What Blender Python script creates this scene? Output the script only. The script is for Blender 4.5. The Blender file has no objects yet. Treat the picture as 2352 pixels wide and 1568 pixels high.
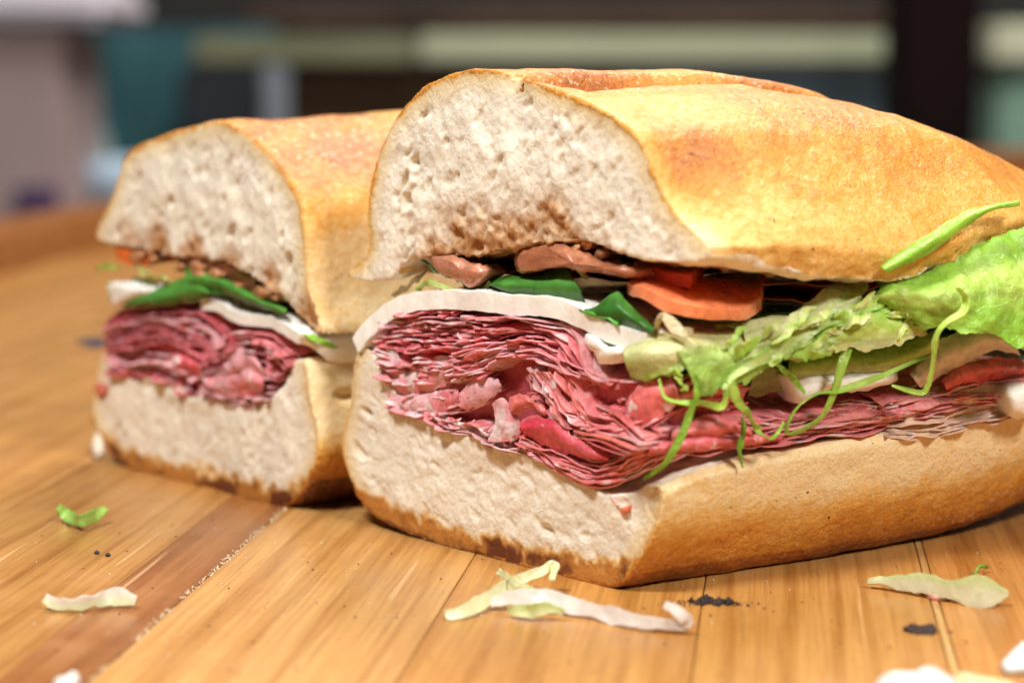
import bpy, bmesh, math, random
import numpy as np
from mathutils import Vector

# ------------------------------------------------------------------ camera, world, lamps, exposure
scn = bpy.context.scene
COL = scn.collection
FPX, CAM_H = 4573.0, 0.10                    # focal length in photo pixels (2352 wide), camera height in metres
PITCH = math.atan(624 / FPX)
cam_data = bpy.data.cameras.new("camera")
cam = bpy.data.objects.new("camera", cam_data)
COL.objects.link(cam)
cam.location = (0, 0, CAM_H)
cam.rotation_euler = (math.radians(90) - PITCH, 0, 0)
cam_data.sensor_width = 36
cam_data.lens = FPX / 2352 * 36
cam_data.clip_start, cam_data.clip_end = 0.01, 60
cam_data.dof.use_dof = True
cam_data.dof.focus_distance = 0.402
cam_data.dof.aperture_fstop = 9.0
scn.camera = cam

world = bpy.data.worlds.new("World")
scn.world = world
world.use_nodes = True
world.node_tree.nodes["Background"].inputs[0].default_value = (1.0, 0.95, 0.90, 1)
world.node_tree.nodes["Background"].inputs[1].default_value = 0.06

def area_lamp(name, loc, target, size, power, color):
    d = bpy.data.lights.new(name, 'AREA')
    d.shape = 'RECTANGLE'; d.size, d.size_y = size
    d.energy = power; d.color = color
    o = bpy.data.objects.new(name, d); COL.objects.link(o)
    o.location = loc
    o.rotation_euler = (Vector(target) - Vector(loc)).to_track_quat('-Z', 'Y').to_euler()
    return o
area_lamp("key_lamp", (-0.24, 0.10, 0.66), (0.0, 0.42, 0.03), (0.15, 0.12), 6.0, (1.0, 0.975, 0.94))
area_lamp("top_lamp", (0.25, 0.95, 0.95), (0.0, 0.45, 0.05), (0.5, 0.3), 8.0, (1.0, 0.95, 0.92))
area_lamp("front_fill", (0.34, -0.02, 0.52), (0.08, 0.42, 0.04), (0.14, 0.12), 4.2, (1.0, 0.96, 0.91))  # unseen fill added to brighten the loaf's right side
area_lamp("background_fill", (0.3, 1.7, 1.5), (0.1, 2.5, 0.1), (0.8, 0.4), 30.0, (1.0, 0.97, 0.93))  # unseen light added to brighten the background objects

scn.view_settings.view_transform = 'Standard'
scn.view_settings.look = 'None'
scn.view_settings.exposure = 0.16
scn.view_settings.gamma = 1.0
scn.view_settings.use_curve_mapping = False
scn.cycles.use_denoising = True
scn.cycles.max_bounces = 7
scn.cycles.use_adaptive_sampling = True
scn.cycles.adaptive_threshold = 0.02
scn.cycles.sample_clamp_indirect = 4.0

# ------------------------------------------------------------------ measuring helpers: photo point -> place
rng = np.random.default_rng(7)
random.seed(7)
FW = np.array([0, math.cos(PITCH), -math.sin(PITCH)])
UP = np.array([0, math.sin(PITCH), math.cos(PITCH)])
RT = np.array([1.0, 0, 0]); CP = np.array([0, 0, CAM_H])
def ray(x, y): return FW + RT * (x - 1176) / FPX + UP * (784 - y) / FPX
def G(x, y, z=0.0):
    r = ray(x, y); return CP + r * ((z - CAM_H) / r[2])
def dep(x, y, p0, n):
    r = ray(x, y); return np.dot(p0 - CP, n) / np.dot(r, n)
K = .9408
def c1(x, y): return ((800 + x * .38265) * K, (120 + y * .38265) * K)
def c2(x, y): return ((800 + x * .38265) * K, (680 + y * .38265) * K)
def c3(x, y): return ((1500 + x * .42535) * K, (450 + y * .42535) * K)
def c5(x, y): return ((200 + x * .3507) * K, (220 + y * .3507) * K)
def c6(x, y): return ((180 + x * .4337) * K, (600 + y * .4337) * K)
def c7(x, y): return (x * .5315 * K, (1150 + y * .5315) * K)
def c8(x, y): return ((1050 + x * .6165) * K, (1150 + y * .6165) * K)
def cp(c, pts): return [c(*p) for p in pts]

EU = np.array([.694, -.72, 0]); EU /= np.linalg.norm(EU)          # along the cut face, left to right
NF = np.array([-.72, -.694, 0]); NF /= np.linalg.norm(NF)         # out of the cut face
EV = np.array([math.cos(math.radians(30)), .5, 0])                # along the loaf
NS = np.array([.5, -EV[0], 0])                                    # out of the loaf's side
EZ = np.array([0, 0, 1.0])
class Half:
    def __init__(s, A, side): s.A = A; s.S = A + NS * side
    def uw(s, x, y):
        q = CP + ray(x, y) * dep(x, y, s.A, NF); return np.array([(q - s.A) @ EU, q[2]])
    def pt(s, u, t, w): return s.A + np.outer(u, EU) + np.outer(t, EV) + np.outer(w, EZ)
    def P(s, x, y, o=0.0, ref='W'):
        """photo point put on the half's cut face (F), side (S) or whichever of both is met (W), o mm out towards the viewer"""
        f = dep(x, y, s.A, NF); g = dep(x, y, s.S, NS)
        if ref == 'F': d = f
        elif ref == 'S': d = g
        else:
            k = .006; hh = max(k - abs(f - g), 0) / k
            d = max(f, g) + hh * hh * k * .25
        return CP + ray(x, y) * (d - o / 1000)
    def line(s, pts, o=0.0, ref='W'):
        oo = o if hasattr(o, '__len__') else [o] * len(pts)
        return np.array([s.P(p[0], p[1], q, ref) for p, q in zip(pts, oo)])
H1 = Half(G(1400, 1350), .0126)
H2 = Half(G(650, 1165), .0085)

# ------------------------------------------------------------------ noise in numpy
def _hash(ix, iy, iz, s=0):
    n = (ix.astype(np.int64) * 374761393 + iy.astype(np.int64) * 668265263 + iz.astype(np.int64) * 2147483629 + s * 1274126177) & 0xffffffff
    n = ((n ^ (n >> 13)) * 1274126177) & 0xffffffff
    n = ((n ^ (n >> 16)) * 2246822519) & 0xffffffff
    return ((n ^ (n >> 15)) & 0xffffff) / float(0xffffff)
def vnoise(p, s=0):
    p = np.atleast_2d(p); i = np.floor(p); f = p - i; f = f * f * (3 - 2 * f); i = i.astype(np.int64); r = 0
    for a in (0, 1):
        for b in (0, 1):
            for c in (0, 1):
                wgt = (f[:, 0] if a else 1 - f[:, 0]) * (f[:, 1] if b else 1 - f[:, 1]) * (f[:, 2] if c else 1 - f[:, 2])
                r = r + wgt * _hash(i[:, 0] + a, i[:, 1] + b, i[:, 2] + c, s)
    return r * 2 - 1
def fbm(p, o=3, s=0):
    r, a, t = 0, 1.0, 0.0
    p = np.atleast_2d(np.asarray(p, float))
    for k in range(o):
        r = r + a * vnoise(p * 2 ** k + 17.3 * k, s + k); t += a; a *= .55
    return r / t
def worley(p, s=0):
    p = np.atleast_2d(p); i = np.floor(p).astype(np.int64)
    best = np.full(len(p), 9.0); cell = np.zeros(len(p))
    for a in (-1, 0, 1):
        for b in (-1, 0, 1):
            for c in (-1, 0, 1):
                j = i + np.array([a, b, c])
                q = j + np.stack([_hash(j[:, 0], j[:, 1], j[:, 2], s + k) for k in (1, 2, 3)], 1)
                d = np.linalg.norm(p - q, axis=1); m = d < best
                best[m] = d[m]; cell[m] = _hash(j[:, 0], j[:, 1], j[:, 2], s + 9)[m]
    return best, cell
def sst(a, b, x):
    t = np.clip((x - a) / (b - a), 0, 1); return t * t * (3 - 2 * t)
def mixc(a, b, f): return a + (b - a) * f[:, None]

# ------------------------------------------------------------------ mesh helpers
def link(name, me, mat, parent=None, smooth=True):
    o = bpy.data.objects.new(name, me); COL.objects.link(o)
    if mat: me.materials.append(mat)
    if smooth: me.polygons.foreach_set('use_smooth', np.ones(len(me.polygons), bool))
    if parent: o.parent = parent
    return o
def mesh(v, f, col=None, name='m'):
    me = bpy.data.meshes.new(name)
    me.from_pydata([tuple(x) for x in v], [], f); me.update()
    if col is not None: add_col(me, col)
    return me
def add_col(me, col, name='Col'):
    a = me.attributes.new(name, 'FLOAT_COLOR', 'POINT')
    c = np.ones((len(me.vertices), 4), np.float32); c[:, :3] = np.clip(col[:, :3], 0, 4)
    a.data.foreach_set('color', c.ravel())
def crom(P, n, closed=False):
    """Catmull-Rom resample to n points, even in length"""
    P = np.asarray(P, float)
    if len(P) == 2: return P[0] + np.linspace(0, 1, n)[:, None] * (P[1] - P[0])
    Q = np.vstack([P[-1], P, P[0], P[1]]) if closed else np.vstack([2 * P[0] - P[1], P, 2 * P[-1] - P[-2]])
    out = []; m = 12
    for i in range(1, len(Q) - 2):
        t = np.linspace(0, 1, m, endpoint=False)[:, None]; a, b, c, d = Q[i - 1], Q[i], Q[i + 1], Q[i + 2]
        out.append(.5 * (2 * b + (c - a) * t + (2 * a - 5 * b + 4 * c - d) * t ** 2 + (3 * b - a - 3 * c + d) * t ** 3))
    out = np.vstack(out + [Q[-2][None]])
    L = np.r_[0, np.cumsum(np.linalg.norm(np.diff(out, axis=0), axis=1))]
    s = np.linspace(0, L[-1], n + (1 if closed else 0))
    R = np.stack([np.interp(s, L, out[:, k]) for k in range(out.shape[1])], 1)
    return R[:-1] if closed else R
SEED = [0]
def sheet(name, rows, thick, mat, parent, nu=48, nv=10, amp=0.0, freq=120.0, cols=None, taper=.35, fray=0.0, colfn=None, lump=0.0):
    """a thin solid leaf or slice lofted through rows of 3-D points"""
    SEED[0] += 1; sd = SEED[0] * 7.31
    R = np.array([crom(r, nu) for r in rows])
    g = np.stack([crom(R[:, i], nv) if len(rows) > 2 else crom(R[:, i], nv) for i in range(nu)], 0)   # nu x nv x 3
    if fray:
        s = np.linspace(0, 1, nu); Ln = np.linalg.norm(np.diff(g[:, 0], axis=0), axis=1).sum()
        for e, ne in ((0, 1), (-1, -2)):
            d = g[:, e] - g[:, ne]; d /= np.linalg.norm(d, axis=1)[:, None] + 1e-9
            k = fbm(np.stack([s * Ln * 380, s * 0 + sd, s * 0 + e], 1), 4, 5) + .4 * np.abs(fbm(np.stack([s * Ln * 160, s * 0 + sd, s * 0 + e + 9], 1), 2, 6))
            g[:, e] += d * (k * fray)[:, None]
    gu = np.gradient(g, axis=0); gv = np.gradient(g, axis=1)
    n = np.cross(gu, gv); n /= np.linalg.norm(n, axis=2)[..., None] + 1e-12
    if amp:
        k = fbm(g.reshape(-1, 3) * freq + sd, 3).reshape(nu, nv); g = g + n * (k * amp)[..., None]
        gu = np.gradient(g, axis=0); gv = np.gradient(g, axis=1)
        n = np.cross(gu, gv); n /= np.linalg.norm(n, axis=2)[..., None] + 1e-12
    S, T = np.meshgrid(np.linspace(0, 1, nu), np.linspace(0, 1, nv), indexing='ij')
    e = np.minimum(np.minimum(S, 1 - S) * nu, np.minimum(T, 1 - T) * nv)
    th = thick * .5 * (taper + (1 - taper) * np.clip(e / 1.2, 0, 1))
    top = g + n * th[..., None]; bot = g - n * th[..., None]
    if lump:
        k = fbm(g.reshape(-1, 3) * 500 + sd, 2).reshape(nu, nv); top = top + n * (k * lump)[..., None]
        k = fbm(g.reshape(-1, 3) * 500 + sd + 40, 2).reshape(nu, nv); bot = bot + n * (k * lump)[..., None]
    v = np.vstack([top.reshape(-1, 3), bot.reshape(-1, 3)]); N = nu * nv; f = []
    for i in range(nu - 1):
        for j in range(nv - 1):
            a, b, c, d = i * nv + j, (i + 1) * nv + j, (i + 1) * nv + j + 1, i * nv + j + 1
            f.append((a, b, c, d)); f.append((N + a, N + d, N + c, N + b))
    for i in range(nu - 1):
        a, b = i * nv, (i + 1) * nv; f.append((a, N + a, N + b, b))
        a, b = i * nv + nv - 1, (i + 1) * nv + nv - 1; f.append((b, N + b, N + a, a))
    for j in range(nv - 1):
        f.append((j + 1, N + j + 1, N + j, j)); a = (nu - 1) * nv + j; f.append((a, N + a, N + a + 1, a + 1))
    if colfn is not None: c = colfn(S.ravel(), T.ravel(), g.reshape(-1, 3), sd)
    else:
        cc = np.array(cols if cols is not None else [(1, 1, 1)], float)
        if len(cc) == 1: c = np.repeat(cc, N, 0)
        else:
            x = np.linspace(0, 1, len(cc)); c = np.stack([np.interp(T.ravel(), x, cc[:, k]) for k in range(3)], 1)
    me = mesh(v, f, np.vstack([c, c]), name); o = link(name, me, mat, parent)
    me.set_sharp_from_angle(angle=math.radians(48 if name not in ('ham_slice', 'turkey_slice') else 75)); return o
def strip(name, line, width, thick, mat, parent, nu=60, nv=5, across=None, twist=0.0, **kw):
    """a narrow ribbon along a 3-D line; across = its width direction (default: in the picture plane), twist in radians"""
    L = crom(line, nu); tg = np.gradient(L, axis=0); tg /= np.linalg.norm(tg, axis=1)[:, None] + 1e-12
    vd = L - CP; vd /= np.linalg.norm(vd, axis=1)[:, None]
    a = np.cross(tg, vd) if across is None else np.cross(tg, np.cross(across, tg)); a /= np.linalg.norm(a, axis=1)[:, None] + 1e-12
    b = np.cross(tg, a)
    SEED[0] += 1; s = np.linspace(0, 1, nu)
    ph = twist * fbm(np.stack([s * 4, s * 0 + SEED[0], s * 0], 1), 2, 3)
    d = a * np.cos(ph)[:, None] + b * np.sin(ph)[:, None]
    wd = np.interp(s, np.linspace(0, 1, len(width)), width) * (1 + .38 * fbm(np.stack([s * 9, s * 0 + SEED[0], s * 0 + 3], 1), 2))
    cup = b * (wd * .07)[:, None]
    return sheet(name, [L - d * wd[:, None] / 2 + cup, L, L + d * wd[:, None] / 2 + cup], thick, mat, parent, nu, nv, **kw)
def empty(name, loc, label, cat, group=None):
    o = bpy.data.objects.new(name, None); COL.objects.link(o); o.location = loc; o.empty_display_size = .01
    return tag(o, label, cat, group)
def tag(o, label=None, cat=None, group=None, kind=None):
    for k, v in (('label', label), ('category', cat), ('group', group), ('kind', kind)):
        if v: o[k] = v
    return o
def adopt(root):
    """keep parts where they are although their thing's origin is elsewhere"""
    bpy.context.view_layer.update()
    for c in root.children: c.matrix_parent_inverse = root.matrix_world.inverted()

# ------------------------------------------------------------------ materials
class M:
    def __init__(s, name):
        s.m = bpy.data.materials.new(name); s.m.use_nodes = True; s.t = s.m.node_tree
        s.b = s.t.nodes['Principled BSDF']; s.out = s.t.nodes['Material Output']
    def n(s, kind, props=None, **inp):
        x = s.t.nodes.new(kind)
        for k, v in (props or {}).items(): setattr(x, k, v)
        for k, v in inp.items():
            key = int(k[1:]) if k[0] == 'i' and k[1:].isdigit() else k.replace('_', ' ')
            s.put(x.inputs[key], v)
        return x
    def put(s, sock, v):
        if isinstance(v, bpy.types.NodeSocket): s.t.links.new(v, sock)
        elif isinstance(v, bpy.types.Node): s.t.links.new(v.outputs[0], sock)
        else: sock.default_value = v
    def set(s, **kw):
        for k, v in kw.items(): s.put(s.b.inputs[k.replace('_', ' ')], v)
    def noise(s, vec, scale, detail=4, rough=.55, dist=0.0):
        return s.n('ShaderNodeTexNoise', Vector=vec, Scale=scale, Detail=detail, Roughness=rough, Distortion=dist).outputs['Fac']
    def ramp(s, fac, *stops):
        r = s.n('ShaderNodeValToRGB', Fac=fac); e = r.color_ramp.elements
        while len(e) < len(stops): e.new(.5)
        for x, (p, c) in zip(e, stops): x.position = p; x.color = (*c, 1) if len(c) == 3 else c
        return r.outputs['Color']
    def mix(s, f, a, b, mode='MIX'):
        x = s.n('ShaderNodeMix', {'data_type': 'RGBA', 'blend_type': mode})
        s.put(x.inputs[0], f); s.put(x.inputs[6], a); s.put(x.inputs[7], b); return x.outputs[2]
    def math(s, op, a, b=0.0):
        x = s.n('ShaderNodeMath', {'operation': op}); s.put(x.inputs[0], a); s.put(x.inputs[1], b); return x.outputs[0]
    def attr(s, name): return s.n('ShaderNodeAttribute', {'attribute_name': name})
    def bump(s, h, dist, strength=1.0, normal=None):
        x = s.n('ShaderNodeBump', Height=h, Distance=dist, Strength=strength)
        if normal: s.put(x.inputs['Normal'], normal)
        return x.outputs[0]
    def pos(s): return s.n('ShaderNodeTexCoord').outputs['Object']
C4 = lambda *c: (*c, 1)

def food_mat(name, rough, sss, scale, var, bump, bscale, transl=0.0, coat=0.0, spots=None, radius=(1, .55, .35), spec=.5):
    m = M(name); p = m.pos(); col = m.attr('Col').outputs['Color']
    n = m.noise(p, bscale, 5, .6); n2 = m.noise(p, bscale * .25, 3)
    c = m.mix(1.0, col, m.ramp(n, (.25, (1 - var,) * 3), (.75, (1 + var,) * 3)), 'MULTIPLY')
    c = m.mix(1.0, c, m.ramp(n2, (.3, (1 - var * .6,) * 3), (.7, (1 + var * .4,) * 3)), 'MULTIPLY')
    if spots: c = m.mix(m.ramp(m.noise(p, spots[0], 3), (spots[1], (0, 0, 0)), (spots[1] + .06, (1, 1, 1))), c, C4(*spots[2]))
    nm = m.bump(n, bump, .8)
    m.set(Base_Color=c, Roughness=m.ramp(n2, (.3, (max(rough - .12, .05),) * 3), (.7, (rough + .15,) * 3)), Normal=nm,
          Subsurface_Weight=sss, Subsurface_Radius=radius, Subsurface_Scale=scale, Coat_Weight=coat, Coat_Roughness=.15, Specular_IOR_Level=spec)
    if transl:
        t = m.n('ShaderNodeBsdfTranslucent', Color=c, Normal=nm); x = m.n('ShaderNodeMixShader', Fac=transl)
        m.put(x.inputs[1], m.b.outputs[0]); m.put(x.inputs[2], t.outputs[0]); m.put(m.out.inputs[0], x.outputs[0])
    return m.m
MAT = {}
MAT['ham'] = food_mat('cured_ham', .27, 0, .0012, .16, .0003, 1100, coat=.06, transl=.10, spec=.4)
MAT['turkey'] = food_mat('pale_cold_cut', .36, 0, .002, .14, .0003, 700, transl=.12)
MAT['pale_scrap'] = food_mat('pale_lettuce_rib', .25, 0, .002, .08, .0003, 600, transl=.35, coat=.1)
MAT['cheese'] = food_mat('mozzarella', .42, .25, .002, .05, .00025, 600, radius=(1, .95, .85))
MAT['lettuce'] = food_mat('lettuce', .3, 0, .001, .12, .0003, 420, transl=.32, coat=.15)
def lettuce_mat():
    m = M('lettuce'); p = m.pos(); col = m.attr('Col').outputs['Color']
    wv = m.mix(.012, p, m.n('ShaderNodeTexNoise', Vector=p, Scale=120.0, Detail=3.0).outputs['Color'], 'ADD')
    vein = m.n('ShaderNodeTexVoronoi', {'feature': 'DISTANCE_TO_EDGE'}, Vector=wv, Scale=170.0).outputs['Distance']
    vn = m.ramp(vein, (.0, (1, 1, 1)), (.10, (0, 0, 0)))
    n = m.noise(p, 420, 5, .6); n2 = m.noise(p, 75, 3, .5)
    c = m.mix(1.0, col, m.ramp(n2, (.3, (.80, .90, .66)), (.7, (1.10, 1.05, 1.1))), 'MULTIPLY')
    c = m.mix(1.0, c, m.ramp(n, (.3, (.9, .92, .86)), (.7, (1.06, 1.04, 1.1))), 'MULTIPLY')
    c = m.mix(m.math('MULTIPLY', vn, .07), c, C4(.74, .80, .46))
    nm = m.bump(n, .0003, .6, m.bump(m.math('ADD', m.noise(p, 260, 5, .65, .6), m.math('MULTIPLY', vn, .10)), .0011, .7))
    m.set(Base_Color=c, Roughness=m.ramp(n, (.3, (.18,) * 3), (.7, (.38,) * 3)), Normal=nm, Specular_IOR_Level=.6)
    t = m.n('ShaderNodeBsdfTranslucent', Color=c, Normal=nm); x = m.n('ShaderNodeMixShader', Fac=.34)
    m.put(x.inputs[1], m.b.outputs[0]); m.put(x.inputs[2], t.outputs[0]); m.put(m.out.inputs[0], x.outputs[0])
    return m.m
MAT['lettuce'] = lettuce_mat()
MAT['basil'] = food_mat('basil', .33, 0, .001, .22, .0003, 350, transl=.18)
MAT['tomato'] = food_mat('tomato', .2, .25, .002, .16, .0004, 600, coat=.3)
MAT['soaked'] = food_mat('soaked_crumb', .3, .1, .0015, .3, .0010, 520, coat=.3)
MAT['char'] = food_mat('char', .75, 0, .001, .5, .0005, 1500)
MAT['scrap'] = food_mat('food_scrap', .4, .25, .002, .12, .0003, 700)

def crumb_mat():
    m = M('bread_crumb'); p = m.pos(); col = m.attr('Col').outputs['Color']
    w = m.n('ShaderNodeTexVoronoi', Vector=m.mix(.006, p, m.n('ShaderNodeTexNoise', Vector=p, Scale=300.0).outputs['Color'], 'ADD'), Scale=620.0).outputs['Distance']
    f = m.noise(p, 1300, 5, .65)
    h = m.math('ADD', m.math('MULTIPLY', w, 1.0), m.math('MULTIPLY', f, .7))
    c = m.mix(1.0, col, m.ramp(f, (.28, (.88, .86, .83)), (.62, (1.04, 1.04, 1.04))), 'MULTIPLY')
    m.set(Base_Color=c, Roughness=.65, Normal=m.bump(h, .0003, .5), Subsurface_Weight=.3, Subsurface_Radius=(1, .9, .75), Subsurface_Scale=.0018,
          Specular_IOR_Level=.3)
    return m.m
def crust_mat():
    m = M('bread_crust'); p = m.pos(); a = m.attr('Col').outputs['Color']
    sep = m.n('ShaderNodeSeparateColor', Color=a)
    toast, wet, flour = sep.outputs[0], sep.outputs[1], sep.outputs[2]
    n1 = m.noise(p, 55, 5, .6, .4); n2 = m.noise(p, 620, 4, .6); n3 = m.noise(p, 1900, 3, .6)
    t = m.math('ADD', toast, m.math('MULTIPLY', m.math('SUBTRACT', n1, .5), .50))
    t = m.math('ADD', t, m.math('MULTIPLY', m.math('SUBTRACT', n2, .5), .46))
    t = m.math('ADD', t, m.math('MULTIPLY', m.math('SUBTRACT', n3, .5), .28))
    c = m.ramp(t, (0.0, (.83, .66, .37)), (.22, (.77, .47, .13)), (.45, (.66, .285, .036)), (.68, (.43, .135, .016)), (.88, (.20, .055, .010)), (1.0, (.07, .02, .008)))
    fl = m.math('MULTIPLY', m.ramp(m.noise(p, 900, 2, .5), (.60, (0, 0, 0)), (.68, (1, 1, 1))), flour)
    c = m.mix(fl, c, C4(.80, .66, .46))
    seed = m.ramp(m.noise(p, 520, 2, .5), (.245, (1, 1, 1)), (.26, (0, 0, 0)))
    c = m.mix(seed, c, C4(.05, .025, .015))
    h = m.math('ADD', m.math('MULTIPLY', n2, .8), m.math('MULTIPLY', n3, .5))
    nm = m.bump(h, .0008, .7, m.bump(m.noise(p, 150, 3, .55), .0009, .4))
    m.set(Base_Color=c, Roughness=m.ramp(n2, (.3, (.28,) * 3), (.7, (.50,) * 3)), Normal=nm, Subsurface_Weight=.12, Subsurface_Radius=(1, .5, .2),
          Subsurface_Scale=.0012, Specular_IOR_Level=.5)
    return m.m
MAT['crumb'], MAT['crust'] = crumb_mat(), crust_mat()

PLANK_ANG = math.radians(82.4)
def wood_mat():
    m = M('butcher_block_wood')
    g = m.n('ShaderNodeNewGeometry').outputs['Position']
    rnd = m.n('ShaderNodeObjectInfo').outputs['Random']
    mp = m.n('ShaderNodeMapping', Vector=g, Rotation=(0, 0, math.radians(90) - PLANK_ANG))
    off = m.n('ShaderNodeCombineXYZ', X=m.math('MULTIPLY', rnd, 3.0), Y=m.math('MULTIPLY', rnd, 7.0), Z=m.math('MULTIPLY', rnd, 5.0))
    v = m.n('ShaderNodeVectorMath', {'operation': 'ADD'}); m.put(v.inputs[0], mp.outputs[0]); m.put(v.inputs[1], off.outputs[0]); v = v.outputs[0]
    st = m.n('ShaderNodeMapping', Vector=v, Scale=(1, .06, 1)).outputs[0]
    st2 = m.n('ShaderNodeMapping', Vector=v, Scale=(1, .02, 1)).outputs[0]
    a = m.noise(st, 75, 6, .62, 1.6); b = m.noise(st2, 1100, 5, .7); d = m.noise(v, 60, 4, .6)
    ring = m.n('ShaderNodeTexWave', {'wave_type': 'BANDS', 'bands_direction': 'X'}, Vector=st, Scale=28.0, Distortion=9.0, Detail=3.0, Detail_Scale=2.0).outputs['Fac']
    tint = m.attr('Col').outputs['Color']
    c = m.mix(1.0, tint, m.ramp(a, (.25, (.85, .78, .68)), (.5, (1, 1, 1)), (.75, (1.10, 1.12, 1.16))), 'MULTIPLY')
    c = m.mix(1.0, c, m.ramp(b, (.32, (.74, .66, .56)), (.56, (1.06, 1.06, 1.06))), 'MULTIPLY')
    c = m.mix(1.0, c, m.ramp(ring, (.0, (.80, .72, .60)), (.30, (1, 1, 1))), 'MULTIPLY')
    c = m.mix(m.math('MULTIPLY', m.ramp(d, (.55, (0, 0, 0)), (.75, (1, 1, 1))), .35), c, C4(.40, .19, .075))
    pore = m.ramp(m.noise(st, 1400, 2, .5), (.27, (1, 1, 1)), (.30, (0, 0, 0)))
    c = m.mix(m.math('MULTIPLY', pore, .5), c, C4(.16, .07, .02))
    cr = m.n('ShaderNodeMapping', Vector=v, Rotation=(0, 0, 1.25), Scale=(1, .03, 1)).outputs[0]
    cut = m.ramp(m.noise(cr, 420, 2, .5), (.71, (0, 0, 0)), (.735, (1, 1, 1)))
    c = m.mix(m.math('MULTIPLY', cut, .45), c, C4(.25, .12, .04))
    cr2 = m.n('ShaderNodeMapping', Vector=v, Rotation=(0, 0, -.6), Scale=(1, .025, 1)).outputs[0]
    cut2 = m.ramp(m.noise(cr2, 360, 2, .5), (.70, (0, 0, 0)), (.72, (1, 1, 1)))
    c = m.mix(m.math('MULTIPLY', cut2, .35), c, C4(.80, .56, .30))
    blot = m.ramp(m.noise(v, 24, 5, .65, 1.0), (.52, (0, 0, 0)), (.70, (1, 1, 1)))
    c = m.mix(m.math('MULTIPLY', blot, .30), c, C4(.36, .17, .07))
    spot = m.ramp(m.noise(v, 210, 3, .6), (.72, (0, 0, 0)), (.78, (1, 1, 1)))
    c = m.mix(m.math('MULTIPLY', spot, .4), c, C4(.20, .085, .03))
    h = m.math('SUBTRACT', m.math('MULTIPLY', b, .6), m.math('MULTIPLY', cut, .6))
    m.set(Base_Color=c, Roughness=m.ramp(d, (.3, (.22,) * 3), (.7, (.40,) * 3)), Normal=m.bump(h, .00025, .5), Specular_IOR_Level=.55)
    return m.m
MAT['wood'] = wood_mat()
def plain_mat(name, col, rough, var=.15, scale=14.0, metal=0.0, spec=.12):
    m = M(name); p = m.pos(); n = m.noise(p, scale, 4)
    c = m.mix(1.0, C4(*col), m.ramp(n, (.3, (1 - var,) * 3), (.7, (1 + var,) * 3)), 'MULTIPLY')
    m.set(Base_Color=c, Roughness=rough, Metallic=metal, Specular_IOR_Level=spec, Normal=m.bump(m.noise(p, scale * 12, 3), .0008, .3))
    return m.m

# ------------------------------------------------------------------ the wooden table top
TC, TR = np.array([.84, .85]), 1.10
pd = np.array([math.cos(PLANK_ANG), math.sin(PLANK_ANG)]); pq = np.array([pd[1], -pd[0]])
table = empty('wooden_table', (TC[0], TC[1], 0), 'round honey coloured butcher block table under the sandwich halves', 'table')
def plank(q0, q1, tint, gap=.0001):
    cq = TC @ pq; cs = TC @ pd; q0 += gap; q1 -= gap
    qs = np.linspace(q0, q1, 6); qs = qs[np.abs(qs - cq) < TR]
    if len(qs) < 2: return
    hw = np.sqrt(TR ** 2 - (qs - cq) ** 2)
    out = [pq * q + pd * (cs + k) for q, k in zip(qs, hw)] + [pq * q + pd * (cs - k) for q, k in zip(qs[::-1], hw[::-1])]
    bm = bmesh.new()
    vs = [bm.verts.new((x, y, 0)) for x, y in out]; f = bm.faces.new(vs)
    bm.normal_update()
    if f.normal.z < 0: f.normal_flip()
    r = bmesh.ops.extrude_face_region(bm, geom=[f])
    lo = [v for v in r['geom'] if isinstance(v, bmesh.types.BMVert)]
    for v in lo: v.co.z -= .03
    bmesh.ops.recalc_face_normals(bm, faces=bm.faces)
    te = [e for e in bm.edges if all(abs(v.co.z) < 1e-6 for v in e.verts)]
    bmesh.ops.bevel(bm, geom=te, offset=min(.0002, (q1 - q0) * .2), segments=1, affect='EDGES')
    me = bpy.data.meshes.new('plank'); bm.to_mesh(me); bm.free()
    add_col(me, np.tile(np.array(tint), (len(me.vertices), 1)))
    link('plank', me, MAT['wood'], table, smooth=False)
seams = [-.127, -.1113, -.0612, -.0129, .0302, .0318]
tints = {(-.127, -.1113): (.29, .115, .034), (.0302, .0318): (.56, .33, .12), (-.1113, -.0612): (.52, .28, .088), (-.0612, -.0129): (.49, .24, .062),
         (-.0129, .0302): (.46, .23, .062), }
x = -.127
while x > TC @ pq - TR: x -= rng.uniform(.035, .055); seams.insert(0, x)
x = .0318
while x < TC @ pq + TR: x += rng.uniform(.035, .055); seams.append(x)
for a, b in zip(seams[:-1], seams[1:]):
    k = rng.uniform(.85, 1.1); base = np.array((.49, .245, .07)) * k
    if a >= .03 : base = np.array((.42, .19, .048)) * k
    plank(a, b, tints.get((a, b), tuple(base)))
# raised rim round the table's edge
bm = bmesh.new(); nseg = 220; prof = [(-.002, -.03), (-.002, .017), (.001, .022), (.007, .024), (.020, .024), (.026, .020), (.028, .012), (.028, -.03)]
ringv = []
for i in range(nseg):
    a = 2 * math.pi * i / nseg
    ringv.append([bm.verts.new((TC[0] + (TR + r) * math.cos(a), TC[1] + (TR + r) * math.sin(a), z)) for r, z in prof])
for i in range(nseg):
    for j in range(len(prof)):
        k = (j + 1) % len(prof); n_ = (i + 1) % nseg
        bm.faces.new((ringv[i][j], ringv[n_][j], ringv[n_][k], ringv[i][k]))
bmesh.ops.recalc_face_normals(bm, faces=bm.faces)
me = bpy.data.meshes.new('rim'); bm.to_mesh(me); bm.free()
add_col(me, np.tile(np.array((.30, .115, .03)), (len(me.vertices), 1)))
link('rim', me, MAT['wood'], table)
adopt(table)

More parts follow.
